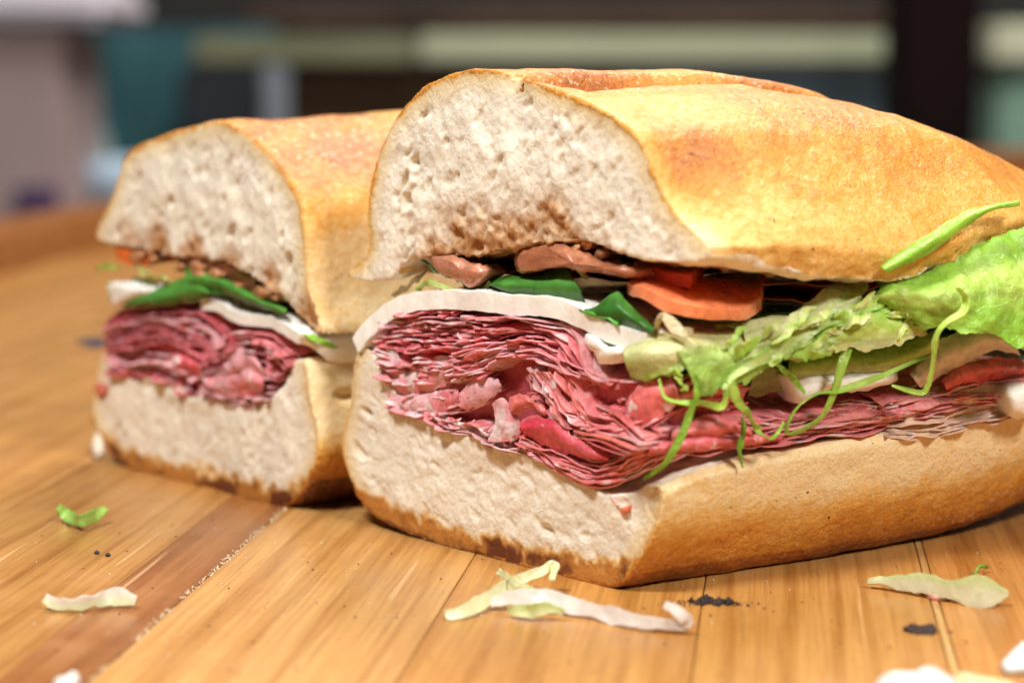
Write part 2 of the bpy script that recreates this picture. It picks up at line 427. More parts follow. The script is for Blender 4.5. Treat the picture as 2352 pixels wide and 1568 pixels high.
# ------------------------------------------------------------------ blurred background
def bbox(name, x0, x1, y0, y1, depth, thick, mat, label=None, cat=None, bev=.006, kind=None, group=None, zmin=None):
    """a box standing at the given distance that shows at these photo coordinates, thick metres deep"""
    r0, r1 = ray(x0, y1), ray(x1, y0)
    p0, p1 = CP + r0 * (depth / r0[1]), CP + r1 * (depth / r1[1])
    z0 = p0[2] if zmin is None else zmin
    bm = bmesh.new(); bmesh.ops.create_cube(bm, size=1)
    for v in bm.verts:
        v.co = Vector(((p0[0] if v.co.x < 0 else p1[0]), depth + (0 if v.co.y < 0 else thick), (z0 if v.co.z < 0 else p1[2])))
    bmesh.ops.bevel(bm, geom=bm.edges[:], offset=bev, segments=2, affect='EDGES')
    me = bpy.data.meshes.new(name); bm.to_mesh(me); bm.free()
    o = link(name, me, mat, None, smooth=False)
    if label or kind: tag(o, label, cat, group, kind)
    return o
pm = plain_mat
CT = -.10   # back counter height
bbox('wall', -900, 3300, -1200, 600, 3.0, .05, pm('dark_wall', (.04, .036, .034), .7), kind='structure', zmin=-.7)
bbox('counter', -700, 3100, 560, 640, 2.05, .94, pm('counter_top', (.10, .06, .04), .5), kind='structure')
CT = (CP + ray(1176, 560) * (2.05 / ray(1176, 560)[1]))[2]
bbox('carton', -160, 142, 66, 600, 2.15, .2, pm('mauve_card', (.46, .34, .33), .7, .12, 5), 'mauve tan upright box at the far edge under a white tray', 'box', zmin=CT + .003)
bbox('white_tray', -200, 246, -40, 52, 2.13, .24, pm('white_plastic', (.86, .80, .88), .4, .04), 'white plastic tray lying on top of the mauve box', 'tray', bev=.012)
bbox('dark_sign', 34, 130, 430, 490, 2.135, .01, pm('violet_card', (.10, .06, .14), .6), 'small dark violet card at the foot of the mauve box', 'card', bev=.002)
bbox('cabinet', 165, 640, 62, 600, 2.75, .15, pm('teal_paint', (.045, .125, .14), .5, .5, 9), 'dark teal cabinet behind the farther sandwich half', 'cabinet', zmin=CT + .003)
def lathe(name, x, depth, prof, mat, label, cat):
    r = ray(x, 560); p = CP + r * (depth / r[1]); bm = bmesh.new(); n = 28; rings = []
    for rad, z in prof: rings.append([bm.verts.new((p[0] + rad * math.cos(6.28319 * i / n), p[1] + rad * math.sin(6.28319 * i / n), CT + .003 + z)) for i in range(n)])
    for a, b in zip(rings[:-1], rings[1:]):
        for i in range(n): bm.faces.new((a[i], a[(i + 1) % n], b[(i + 1) % n], b[i]))
    bm.faces.new(rings[0][::-1]); bm.faces.new(rings[-1])
    me = bpy.data.meshes.new(name); bm.to_mesh(me); bm.free()
    return tag(link(name, me, mat), label, cat)
lathe('bottle', 205, 2.4, [(.026, 0), (.028, .01), (.028, .085), (.022, .105), (.017, .112), (.017, .13), (.012, .134)], pm('mint_plastic', (.42, .62, .58), .35, .1), 'pale mint bottle standing before the teal cabinet', 'bottle')
lathe('bowl', 285, 2.3, [(.02, 0), (.03, .005), (.046, .04), (.052, .072), (.050, .072), (.044, .042), (.028, .012)], pm('pale_blue_plastic', (.50, .66, .80), .35, .06), 'pale blue bowl beside the mint bottle', 'bowl')
bbox('dark_machine', 420, 600, 150, 600, 2.6, .1, pm('charcoal_plastic', (.03, .034, .042), .4, .2), 'charcoal machine behind the farther half of bread', 'machine', zmin=CT + .003)
bbox('grey_tube', 606, 660, 150, 600, 2.58, .03, pm('grey_metal', (.24, .26, .30), .4, .1), 'slim grey upright tube next to charcoal machine', 'tube', zmin=CT + .003)
bbox('kraft_carton', 668, 1420, 152, 600, 2.66, .2, pm('kraft_card', (.12, .07, .04), .7, .2, 6), 'wide brown carton behind the nearer sandwich half', 'carton', zmin=CT + .003)
bbox('blue_tub', 1480, 2060, 160, 600, 2.6, .18, pm('blue_grey_plastic', (.18, .26, .32), .5, .25, 5), 'blue grey tub behind the right end of the bread', 'tub', zmin=CT + .003)
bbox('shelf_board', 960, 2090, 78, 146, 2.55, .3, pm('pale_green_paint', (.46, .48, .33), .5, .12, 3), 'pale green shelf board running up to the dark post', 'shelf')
bbox('shelf_dim_end', 440, 950, 84, 150, 2.6, .2, pm('shelf_dim_tone', (.20, .20, .12), .5, .25, 4), 'left end of the pale green shelf, toned olive for weaker light', 'board')  # same shelf; its falling light is put into a darker colour
bbox('wood_board', 560, 2090, 18, 62, 2.78, .1, pm('brown_board', (.09, .055, .04), .6, .35, 5), 'brown board running above the pale green shelf', 'board')
bbox('dark_post', 2066, 2268, -300, 600, 2.0, .12, pm('dark_brown_wood', (.010, .004, .004), .8), 'dark brown upright post behind the end of the loaf', 'post', zmin=-.5)
bbox('green_locker', 2284, 2760, 150, 600, 2.45, .3, pm('sage_paint', (.22, .34, .27), .5, .15, 5), 'sage green locker at the far right beyond the dark post', 'locker', zmin=CT + .003)
bbox('cream_crate', 2284, 2700, 52, 146, 2.43, .3, pm('cream_plastic', (.62, .62, .46), .5, .1), 'cream crate sitting on the sage green locker', 'crate')
bbox('mint_tub', 2300, 2600, 402, 600, 2.3, .12, pm('mint_tub_plastic', (.62, .78, .70), .4, .06), 'pale mint tub at the foot of the sage locker', 'tub', zmin=CT + .003)

# ------------------------------------------------------------------ bread
def remesh(v, f, voxel):
    me = mesh(v, f); o = bpy.data.objects.new('tmp', me); COL.objects.link(o)
    md = o.modifiers.new('r', 'REMESH'); md.mode = 'VOXEL'; md.voxel_size = voxel; md.adaptivity = 0
    dg = bpy.context.evaluated_depsgraph_get(); e = o.evaluated_get(dg); m2 = bpy.data.meshes.new_from_object(e)
    bpy.data.objects.remove(o); bpy.data.meshes.remove(me); return m2
def polydist(P, Q):
    """distance of 2-D points P to polyline Q"""
    best = np.full(len(P), 1e9)
    for a, b in zip(Q[:-1], Q[1:]):
        ab = b - a; t = np.clip(((P - a) @ ab) / (ab @ ab + 1e-12), 0, 1)
        best = np.minimum(best, np.linalg.norm(P - (a + t[:, None] * ab), axis=1))
    return best
def bread(name, half, prof, ncrust, stations, warp, voxel, parent, crustfn, crumbfn, deform=None, wet=None, holes=1.0, grain=.9, rimless=lambda u, w: 0 * u, length=.17, label=None):
    """prof: closed outline of the cut face in (u, w) metres; the first ncrust points lie on the crust, the rest inside the loaf"""
    prof = np.array(prof); full = crom(prof, 110, closed=True)
    d = np.linalg.norm(full[:, None] - prof[None, ncrust - 1], axis=2)[:, 0]; crustline = full[:int(np.argmin(d)) + 1]
    rows = []
    for t in stations:
        u, w = warp(full[:, 0], full[:, 1], t); rows.append(half.pt(u, np.full(len(u), t), w))
    n = len(full); v = np.vstack(rows); f = [tuple(range(n))[::-1], tuple(range((len(rows) - 1) * n, len(rows) * n))]
    for k in range(len(rows) - 1):
        for i in range(n):
            j = (i + 1) % n; f.append((k * n + i, k * n + j, (k + 1) * n + j, (k + 1) * n + i))
    me = remesh(v, f, voxel)
    N = len(me.vertices); V = np.zeros(N * 3, np.float32); me.vertices.foreach_get('co', V); V = V.reshape(-1, 3).astype(float)
    Nn = np.zeros(N * 3, np.float32); me.vertex_normals.foreach_get('vector', Nn); Nn = Nn.reshape(-1, 3).astype(float)
    if (Nn[:, 2] * (V[:, 2] - V[:, 2].mean())).mean() < 0: Nn = -Nn
    B = np.stack([EU, EV, EZ], 1); L = (V - half.A) @ np.linalg.inv(B).T     # u, t, w
    u, t, w = L[:, 0], L[:, 1], L[:, 2]
    face = sst(.3, .75, Nn @ NF) * sst(.004, .0015, t)
    edge = np.full(N, .05); near = t < .012
    edge[near] = polydist(np.stack([u, w], 1)[near], crustline)
    inner = crumbfn(u, t, w, Nn)                                             # 0..1 where torn crumb shows off the cut face
    edge = edge + .0011 * fbm(V * 420, 3, 88) * (edge < .01)
    cw = np.maximum(face * sst(.0005, .0011, edge), inner)
    Q = V * 1000
    wetw = wet(u, t, w) if wet else np.zeros(N)
    m = cw > .02; D = np.zeros(N); q = Q[m]
    qw = q + 1.1 * np.stack([fbm(q / 3, 2, 31), fbm(q / 3, 2, 32), fbm(q / 3, 2, 33)], 1)
    # pores drawn out along a slanting direction of the dough
    ax = np.stack([q @ EU, q @ EZ, q @ NF], 1); ca, sa = math.cos(grain), math.sin(grain)
    qs = np.stack([(ax[:, 0] * ca + ax[:, 1] * sa) * .55, (-ax[:, 0] * sa + ax[:, 1] * ca) * 1.25, ax[:, 2] * .8], 1)
    wp = np.stack([fbm(q / 4, 2, 31), fbm(q / 4, 2, 32), fbm(q / 4, 2, 33)], 1); qs = qs + wp * 1.6
    f1, ce = worley(qs / 2.6, 11); f2, ce2 = worley(qw / 1.45, 23); f3, ce3 = worley(qs / 5.5, 41)
    pit = sst(.70, .0, f1) * (ce > .58) * (.25 + 1.9 * (ce - .58)) * 1.15 + sst(.6, .1, f2) * (ce2 > .3) * .22 * ce2 + sst(.34, .02, f3) * (ce3 > .76) * 2.6
    rgh = fbm(q / 1.4, 2, 51) * .16 + fbm(q / 9, 3, 52) * 1.0
    dd = -pit * holes + rgh
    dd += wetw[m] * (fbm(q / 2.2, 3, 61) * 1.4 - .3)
    fade = sst(.0008, .007, edge[m]) * .85 + .15
    D[m] = dd * cw[m] * np.where(inner[m] > .5, .8, fade)
    cr = 1 - cw
    D += cr * (fbm(Q / 11, 3, 71) * .75 + fbm(Q / 2.6, 2, 72) * .12)
    if deform: D += deform(u, t, w, Nn) * 1000
    V2 = V + Nn * (D / 1000)[:, None]
    toast, wetc, flour = crustfn(u, t, w, Nn, Q)
    tc = np.stack([toast, wetc, flour], 1)
    base = np.array((.84, .785, .655)); c = np.tile(base, (N, 1))
    c *= (1 + .07 * fbm(Q / 7, 3, 81))[:, None]
    pc = np.zeros(N); pc[m] = np.clip(pit, 0, 1.4); c = mixc(c, np.array((.70, .58, .40)), np.clip(pc * .22, 0, 1))
    c = mixc(c, np.array((.78, .60, .28)), sst(.0065, .001, edge) * .7 * face)
    c = mixc(c, np.array((.66, .35, .07)), sst(.0022, .0008, edge) * .65 * face * (1 - .8 * rimless(u, w)))
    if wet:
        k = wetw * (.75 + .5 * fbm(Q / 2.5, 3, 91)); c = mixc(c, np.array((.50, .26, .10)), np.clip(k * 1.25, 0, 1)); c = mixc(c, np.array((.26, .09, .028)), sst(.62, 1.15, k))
    burn = sst(.0078, .001, edge) * face * (w < .012) * sst(.016, -.002, u)   # baked base
    if burn.max() > 0:
        k = np.clip(burn * 1.15 + .8 * fbm(Q / 2.6, 3, 95) * (burn > .02), 0, 1) * sst(.010, .005, w + .003 * fbm(Q / 5, 2, 96))
        c = mixc(c, np.array((.66, .40, .13)), sst(.05, .5, k)); c = mixc(c, np.array((.48, .20, .04)), sst(.35, .75, k)); c = mixc(c, np.array((.14, .038, .012)), sst(.5, .9, k) * sst(-.25, .35, fbm(Q / 10, 2, 97) + .4 * fbm(Q / 1.5, 2, 98)))
    me.vertices.foreach_set('co', V2.astype(np.float32).ravel()); me.update()
    # split crust and crumb
    npol = len(me.polygons); li = np.zeros(len(me.loops), np.int32); me.loops.foreach_get('vertex_index', li)
    ls = np.zeros(npol, np.int32); me.polygons.foreach_get('loop_start', ls); lt = np.zeros(npol, np.int32); me.polygons.foreach_get('loop_total', lt)
    pw = np.add.reduceat(cw[li], ls) / lt; isc = pw > .5
    out = []
    for sel, nm, mat, cc in ((~isc, name, MAT['crust'], tc), (isc, 'crumb', MAT['crumb'], c)):
        idx = np.nonzero(sel)[0]; four = lt[idx].max(); assert four <= 4
        F = [li[ls[i]:ls[i] + lt[i]] for i in idx]; used = np.unique(np.concatenate(F)); mp = np.full(N, -1, np.int64); mp[used] = np.arange(len(used))
        m3 = bpy.data.meshes.new(nm); m3.from_pydata(V2[used].tolist(), [], [mp[a].tolist() for a in F]); m3.update()
        add_col(m3, cc[used]); out.append(link(nm, m3, mat))
    bpy.data.meshes.remove(me)
    out[0].parent = parent; out[1].parent = out[0]
    return out
def lerp(t, xs, ys): return float(np.interp(t, xs, ys))

near = empty('sandwich_half', tuple(H1.A), 'nearer sandwich half with thick ham, white cheese and lettuce spilling out at right', 'sandwich', 'halves of the cut sandwich')
far = empty('sandwich_half', tuple(H2.A), 'farther blurred sandwich half with a basil leaf poking out above dark red meat', 'sandwich', 'halves of the cut sandwich')

# nearer half, top
top_px = [(790, 632), (832, 592), (846, 556), (842, 490), (858, 400), (876, 330), (905, 270), (960, 210), (1020, 176), (1080, 160), (1180, 168), (1250, 196), (1345, 232), (1453, 299), (1492, 371), (1530, 453), (1568, 506), (1633, 570),
          (1604, 600), (1500, 598), (1440, 585), (1350, 560), (1200, 565), (1080, 590), (990, 590), (925, 605), (905, 640), (850, 645)]
prof = [H1.uw(*p) for p in top_px]
def warp_top(u, w, t):
    mm = t * 1000
    wt = lerp(mm, [0, 46, 74, 106, 133, 155, 166, 172], [99.8, 100.2, 96.3, 85.5, 72.5, 60.5, 54, 49]) / 1000
    wl = lerp(mm, [0, 8, 28, 46, 60, 85, 130, 172], [66, 65, 61.5, 59.5, 62, 66, 62, 52]) / 1000
    wl0 = .0660; wt0 = .0998
    k = (wt - wl) / (wt0 - wl0)
    hi = wl + (w - wl0) * k
    lo = w - wl0 + wl
    w2 = np.where(w > wl0, hi, np.where(w > wl0 - .001, lo, wl + (w - wl0) * lerp(mm, [0, 10, 30], [1, .8, .35])))
    ub = np.clip(np.abs(u + .029) / np.where(u > -.029, .0545, .053), 0, 1)
    dome = wl + (wt - wl) * (1 - ub ** 2.0) ** (1 / 1.9)
    w2 = np.where(w > wl0, w2 + (dome - w2) * .6 * float(sst(0, .03, np.array(t))), w2)
    su = lerp(mm, [0, 50, 80, 105, 125, 145, 160, 172], [1, 1, .93, .80, .65, .46, .28, .08])
    uc = -.036
    return uc + (u - uc) * su, w2
def top_deform(u, t, w, N):
    ug = -.026 + .05 * t + .0015 * np.sin(t * 130)
    g = np.exp(-((u - ug) / .0028) ** 2) * sst(.085, .090, w + .001) * sst(-.003, .004, t) * sst(.100, .060, t)
    lip = np.exp(-((u - ug - .0065) / .0035) ** 2) * sst(.080, .088, w) * sst(.100, .060, t) * sst(.002, .008, t)
    fold = np.exp(-((t - .118 - .1 * (w - .07)) / .004) ** 2) * sst(.01, .03, u + .03) * .0012
    low = sst(ug - .002, ug + .004, u) * sst(.084, .093, w) * sst(.001, .010, t) * sst(.110, .050, t)
    Qm = np.stack([u, t, w], 1) * 1000; wl = np.interp(t, [0, .008, .028, .046, .06, .085, .13], [.066, .065, .0615, .0595, .062, .066, .062])
    rag = (fbm(Qm / 6.5, 3, 141) * .0018 + fbm(Qm / 1.6, 2, 142) * .0004) * sst(.006, .001, np.abs(w - wl)) * sst(-.01, .004, u) * sst(.003, .008, t)
    return rag + (-.0058 * g + .0012 * lip - .0036 * low * np.exp(-((u - ug) / .012) ** 2) - fold) * sst(.0, .4, N[:, 2] + .2)
def top_crust(u, t, w, N, Q):
    n = fbm(Q / 16, 3, 101)
    toast = .23 + .29 * sst(.064, .083, w) - .10 * sst(.088, .094, w) * sst(-.02, 0, u) * sst(.05, .02, t)
    ug = -.026 + .05 * t
    toast += .12 * np.exp(-((u - ug) / .0035) ** 2) * sst(.085, .09, w) * sst(.1, .06, t) + .02 * sst(ug, ug - .004, u) * sst(.085, .09, w)
    toast += .15 * n + .16 * sst(.08, .14, t) - .16 * sst(.006, .0, t) * sst(-.01, .0, u)
    toast += .06 * np.exp(-((t - .012) / .010) ** 2) * sst(.070, .080, w) * sst(.092, .086, w)
    return toast, 0 * u, .15 + .3 * sst(.088, .095, w)
def top_inner(u, t, w, N):
    return sst(-.45, -.75, N[:, 2]) * sst(.078, .070, w) * sst(.17, .12, t)
def top_wet_shade(u, t, w):
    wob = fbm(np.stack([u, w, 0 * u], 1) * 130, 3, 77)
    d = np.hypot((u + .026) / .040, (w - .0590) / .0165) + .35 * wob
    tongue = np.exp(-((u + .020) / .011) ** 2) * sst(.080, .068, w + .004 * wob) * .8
    return np.clip(np.clip(sst(1.0, .55, d) + tongue, 0, 1) * sst(.02, .006, t) + .9 * sst(.004, .010, t) * sst(.13, .09, t) * sst(.070, .066, w) * (.75 + .6 * wob) * sst(.018, .008, u), 0, 1)  # dressing stain; its inner underside part also paints the gap's shade
ST = np.r_[0, .001, .004, np.linspace(.01, .16, 26), .165, .169, .172]
bread('top_bread', H1, prof, 18, ST, warp_top, .00046, near, top_crust, top_inner, top_deform, top_wet_shade, holes=.8, rimless=lambda u, w: sst(-.005, .012, u))

# nearer half, bottom
bot_px = [(824, 800), (806, 860), (800, 930), (784, 1010), (800, 1090), (832, 1160), (880, 1200), (1000, 1252), (1150, 1290), (1300, 1330), (1395, 1350), (1432, 1340), (1470, 1290), (1502, 1235), (1520, 1170), (1522, 1125),
          (1490, 1110), (1440, 1135), (1380, 1130), (1290, 1085), (1200, 1040), (1100, 990), (1000, 945), (900, 890), (868, 830), (850, 800)]
prof = [H1.uw(*p) for p in bot_px]
def warp_bot(u, w, t):
    mm = t * 1000
    rim = lerp(mm, [0, 8, 20, 40, 70, 100, 140, 172], [0, .0025, .0035, .0045, .006, .0075, .009, .010])
    base = lerp(mm, [0, 50, 80, 100, 130, 172], [0, 0, .0008, .0022, .008, .022])
    fill = lerp(mm, [0, 6, 15], [0, .3, 1])
    s = np.clip(w / .021, 0, 1)
    inside = (w > .0175) & (u > -.078) & (u < .008)
    w2 = np.where(inside, w * (1 - fill) + (.0235 + rim) * fill, np.minimum(w, .04 - .012 * fill) + rim * s) + base * (1 - s * .6)
    su = lerp(mm, [0, 60, 90, 120, 140, 155, 166, 172], [1, 1.0, .97, .87, .74, .57, .35, .1])
    uc = -.032
    return uc + (u - uc) * su, w2
def bot_crust(u, t, w, N, Q):
    n = fbm(Q / 14, 3, 111)
    wl = w - np.interp(t, [0, .05, .08, .1, .13, .172], [0, 0, .0005, .0015, .005, .012])
    toast = -.03 + .50 * sst(.0205, .0065, wl + .002 * n) + .20 * sst(.008, .001, wl) + .14 * n * sst(.025, .012, wl) + .1 * sst(.07, .12, t)
    toast += .22 * sst(-.02, -.06, u)  * sst(.03, .02, w)
    toast += .14 * (N[:, 2] < -.6)
    return toast, 0 * u, .2 + .4 * sst(.05, .1, t) * sst(.012, .006, wl)
def bot_inner(u, t, w, N):
    return sst(.45, .75, N[:, 2]) * sst(.016, .018, w) * sst(.17, .12, t) * (u < .0125 - .003 * sst(.012, .03, t))
bread('bottom_bread', H1, prof, 16, ST, warp_bot, .00046, near, bot_crust, bot_inner, None, None, holes=.6, grain=-.35)

# farther half, top and bottom
top2_px = cp(c5, [(100, 1040), (110, 950), (190, 780), (235, 620), (290, 460), (370, 390), (480, 340), (640, 280), (800, 235), (960, 215), (1130, 290), (1300, 440), (1450, 640), (1530, 800), (1560, 1000), (1575, 1200), (1590, 1420)]) + \
    [(735, 770), (690, 735), (640, 690), (560, 628), (470, 596), (400, 590), (320, 575), (260, 562)]
prof = [H2.uw(*p) for p in top2_px]
def warp_top2(u, w, t):
    mm = t * 1000
    k = lerp(mm, [0, 20, 60, 100, 130, 150, 165], [1, 1.01, 1.05, 1.03, .93, .8, .6])
    su = lerp(mm, [0, 80, 110, 135, 150, 165], [1, 1, .92, .75, .5, .1])
    w2 = .045 + (w - .045) * k
    w2 = np.where(w < .052, np.minimum(w2 + .0, .052), w2)
    return -.033 + (u + .033) * su, w2
def top2_crust(u, t, w, N, Q):
    n = fbm(Q / 14, 3, 121)
    return .06 + .50 * sst(.060, .076, w) + .2 * n, 0 * u, .3 + .5 * sst(.076, .086, w)
def top2_inner(u, t, w, N): return sst(-.5, -.8, N[:, 2]) * (w < .062)
def top2_wet(u, t, w):
    line = np.interp(u, [-.078, -.055, -.03, -.005, .01], [.058, .055, .0525, .048, .042])
    return sst(.0095, .002, w - line + .003 * np.sin(u * 420)) * sst(.02, .006, t) * sst(-.072, -.055, u)
ST2 = np.r_[0, .001, .004, np.linspace(.01, .15, 20), .158, .165]
bread('top_bread', H2, prof, 17, ST2, warp_top2, .0007, far, top2_crust, top2_inner, None, top2_wet)
bot2_px = cp(c6, [(150, 560), (120, 700), (95, 850), (100, 980), (170, 1110), (245, 1215), (480, 1310), (720, 1375), (1000, 1440), (1150, 1485), (1200, 1470), (1290, 1380), (1370, 1220), (1385, 1080), (1350, 900), (1330, 760), (1300, 640),
                  (1230, 650), (1180, 780), (1080, 870), (960, 885), (720, 845), (620, 800), (500, 745), (330, 745), (215, 700), (180, 560)])
prof = [H2.uw(*p) for p in bot2_px]
def warp_bot2(u, w, t):
    mm = t * 1000; su = lerp(mm, [0, 80, 110, 135, 150, 165], [1, 1, .92, .75, .5, .1])
    return -.033 + (u + .033) * su, w + .003 * lerp(mm, [0, 60, 165], [0, 1, 1]) * np.clip(w / .03, 0, 1)
def bot2_deform(u, t, w, N): return -.0026 * np.exp(-((w - .0265 - .03 * t) / .0012) ** 2) * (u > .0) * sst(.004, .009, t)
def bot2_crust(u, t, w, N, Q):
    n = fbm(Q / 14, 3, 131)
    return .05 + .5 * sst(.022, .008, w) + .18 * n + .1 * sst(-.03, -.06, u) + .3 * (N[:, 2] < -.6), 0 * u, .3 + 0 * u
def bot2_inner(u, t, w, N): return sst(.45, .75, N[:, 2]) * (w > .02) * (u < .008)
bread('bottom_bread', H2, prof, 17, ST2, warp_bot2, .0007, far, bot2_crust, bot2_inner, bot2_deform, None, holes=.6)

# ------------------------------------------------------------------ fillings of the nearer half
RED, PINK, FAT = np.array((.80, .030, .070)), np.array((.92, .21, .235)), np.array((.96, .78, .79))
def ham_col(base, fat=.3, side=PINK):
    def fn(S, T, g, sd):
        Q = np.stack([S * 9 + sd, T * 2.5, S * 0 + sd * .37], 1)
        n = fbm(g * 260 + sd, 3, 7); m = fbm(g * 90 + sd, 2, 9)
        c = np.tile(np.array(base, float), (len(S), 1)); c = mixc(c, side, np.clip(.38 + .9 * m, 0, 1))
        st = fbm(np.stack([S * 26 + sd, T * 5, S * 0 + sd], 1), 3, 8)
        c = mixc(c, FAT, np.clip(sst(.46 - fat * .8, .62 - fat * .8, n) + sst(.42 - fat * .5, .6 - fat * .5, st) * .6, 0, 1) * .92)
        c = mixc(c, FAT * np.array((1, .85, .84)), sst(.06, .0, T) * .22)
        return c * (.9 + .2 * fbm(g * 700 + sd, 2, 4))[:, None]
    return fn
def ham_ribbon(half, px, o, inward, depth, tilt, base, fat=.25, thick=.0009, amp=.0011, nm='ham_slice', parent=near, ref='F', side=PINK, nu=64, nv=9, mat='ham', fray=.0013):
    L = half.line(px, o, ref) if not isinstance(px, np.ndarray) or px.shape[1] == 2 else px
    L = crom(L, 24); SEED[0] += 1
    s = np.linspace(0, 1, 24); jig = fbm(np.stack([s * 7, s * 0 + SEED[0] * 3.3, s * 0], 1), 3, 17)
    L = L + inward * (jig * .0034)[:, None]
    rows = []
    for k in (0, .25, .6, 1):
        rows.append(L + inward * depth * k + EZ * (tilt * math.sin(k * 1.4)))
    return sheet(nm, rows, thick, MAT[mat], parent, nu, nv, amp=amp, freq=120, colfn=ham_col(base, fat, side), fray=fray, taper=.85)
def family(half, c, A, B, n, o=(-3, 1), base=RED, fat=.25, depth=.018, tilt=(-.005, .006), ref='F', inward=None, thick=(.00028, .00048), amp=.0011, parent=near, side=PINK, mat='ham', nm='ham_slice', fray=.00035, wig=17, nu=90, lay=5, gap=4.6):
    """n bundles of up to lay slices each, between the lines A and B"""
    A, B = crom(cp(c, A), 20), crom(cp(c, B), 20); inw = EV if inward is None else inward
    for i in range(n):
        f = np.clip((i + rng.uniform(.2, .8)) / n, 0, 1)
        s = np.linspace(0, 1, 20); SEED[0] += 1
        px = A + (B - A) * f + np.stack([fbm(np.stack([s * 4, s * 0 + SEED[0] * 1.7, s * 0 + k], 1), 3, 29) for k in (0, 5)], 1) * wig
        tg = np.gradient(px, axis=0); nn = np.stack([-tg[:, 1], tg[:, 0]], 1); nn /= np.linalg.norm(nn, axis=1)[:, None]
        a, b = (0, 20) if rng.random() < .85 else sorted(rng.choice(np.arange(0, 21), 2, replace=False))
        if b - a < 9: a, b = max(0, a - 5), min(20, b + 5)
        if b - a < 6: a, b = 0, 20
        o0, ti = rng.uniform(*o), rng.uniform(*tilt); k = rng.random()
        bs = base * rng.uniform(.8, 1.15) if k < .45 else mixc(base[None], side, np.array([.7]))[0] if k < .78 else mixc(base[None], FAT, np.array([.55]))[0]
        for j in range(rng.integers(max(1, lay - 2), lay + 1)):
            a2, b2 = min(max(0, a + rng.integers(-1, 2)), 14), max(min(20, b + rng.integers(-1, 2)), 6)
            if b2 - a2 < 4: a2, b2 = a, b
            q = px + nn * (j * gap * rng.uniform(.8, 1.3))
            ham_ribbon(half, [tuple(p) for p in q[a2:b2]], o0 + rng.uniform(-.8, .8), inw, depth * rng.uniform(.7, 1.2), ti + rng.uniform(-.0006, .0006),
                       bs * rng.uniform(.9, 1.1), fat + rng.uniform(-.1, .1), rng.uniform(*thick), amp, nm, parent, ref, side, mat=mat, fray=fray, nu=nu, nv=7)
def blob(name, half, c, outline, o, thick, mat, parent, col, ref='W', amp=.0008, inward=None):
    """a lumpy solid with the given outline: front bulges, back set into the filling"""
    P = crom(cp(c, outline), 48, closed=True); ctr = P.mean(0); SEED[0] += 1
    rows = []
    for k, oo in ((1.0, -thick * 600), (1.0, 0), (.93, thick * 330), (.7, thick * 620), (.35, thick * 780), (.02, thick * 830)):
        rows.append([half.P(*(ctr + (p - ctr) * k), o + oo, ref) for p in P])
    g = np.array(rows); n = 48; g[0] = g[1] + (np.array(EV if inward is None else inward) * thick)
    k = fbm(g.reshape(-1, 3) * 380 + SEED[0] * 5, 3); g = g + (ray(*ctr) * -1)[None, None] * (k.reshape(len(rows), n) * amp)[..., None]
    k2 = fbm(g.reshape(-1, 3) * 600 + SEED[0] * 9, 2).reshape(len(rows), n); g = g + EZ * (k2 * amp * .7)[..., None]
    f = [tuple(range(n))]
    for r in range(len(rows) - 1):
        for i in range(n): f.append((r * n + i, (r + 1) * n + i, (r + 1) * n + (i + 1) % n, r * n + (i + 1) % n))
    f.append(tuple(range((len(rows) - 1) * n, len(rows) * n))[::-1])
    v = g.reshape(-1, 3); cc = col(v) if callable(col) else np.tile(np.array(col), (len(v), 1))
    me = mesh(v, f, cc, name); bm = bmesh.new(); bm.from_mesh(me); bmesh.ops.recalc_face_normals(bm, faces=bm.faces); bm.to_mesh(me); bm.free()
    return link(name, me, mat, parent)
def ham_vcol(base=RED, fat=.2):
    return lambda v: ham_col(base, fat)(np.zeros(len(v)), np.ones(len(v)) * .5, v, 3.3)

# the thick heart of the ham pile, set back behind the slices' edges, darkened to put shade in the gaps
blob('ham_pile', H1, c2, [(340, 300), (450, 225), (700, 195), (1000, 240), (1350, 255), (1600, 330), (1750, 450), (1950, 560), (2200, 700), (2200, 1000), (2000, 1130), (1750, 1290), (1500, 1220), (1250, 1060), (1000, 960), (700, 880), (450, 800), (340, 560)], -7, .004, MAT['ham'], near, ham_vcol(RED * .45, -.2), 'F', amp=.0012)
DKR = np.array((.62, .035, .07)); PALE0 = np.array((.76, .36, .40))
family(H1, c2, [(340, 290), (430, 240), (560, 215), (720, 195), (900, 225), (1050, 250)], [(320, 420), (450, 450), (600, 470), (760, 470), (900, 440), (1050, 400)], 8, (-2, 1.2), RED, .28)
family(H1, c2, [(330, 450), (480, 500), (640, 490), (820, 510), (1000, 560)], [(420, 800), (560, 850), (720, 830), (900, 790), (1060, 700)], 9, (-2, .8), PINK, .45, tilt=(.002, .007))
family(H1, c2, [(900, 240), (1200, 248), (1400, 275), (1560, 330), (1660, 440), (1700, 560), (1760, 640), (1900, 650)], [(760, 660), (900, 590), (1050, 520), (1200, 480), (1350, 470), (1480, 520), (1530, 600)], 11, (-2, 1.2), RED, .22)
family(H1, c2, [(1560, 430), (1620, 550), (1650, 680), (1720, 800), (1850, 860), (2000, 830), (2130, 700)], [(1280, 620), (1330, 720), (1400, 820), (1500, 930), (1650, 1010), (1850, 1040), (1990, 980)], 12, (-2.5, 1.2), np.array((.90, .17, .15)), .26, ref='W')
family(H1, c2, [(1230, 950), (1380, 1000), (1560, 1080), (1750, 1130), (1950, 1080), (2200, 1000)], [(1250, 1060), (1400, 1150), (1550, 1230), (1700, 1300), (1850, 1250), (2100, 1130), (2352, 1030)], 9, (-2.5, .8), np.array((.90, .17, .15)), .2, ref='W', inward=(EV - NS) * .65)
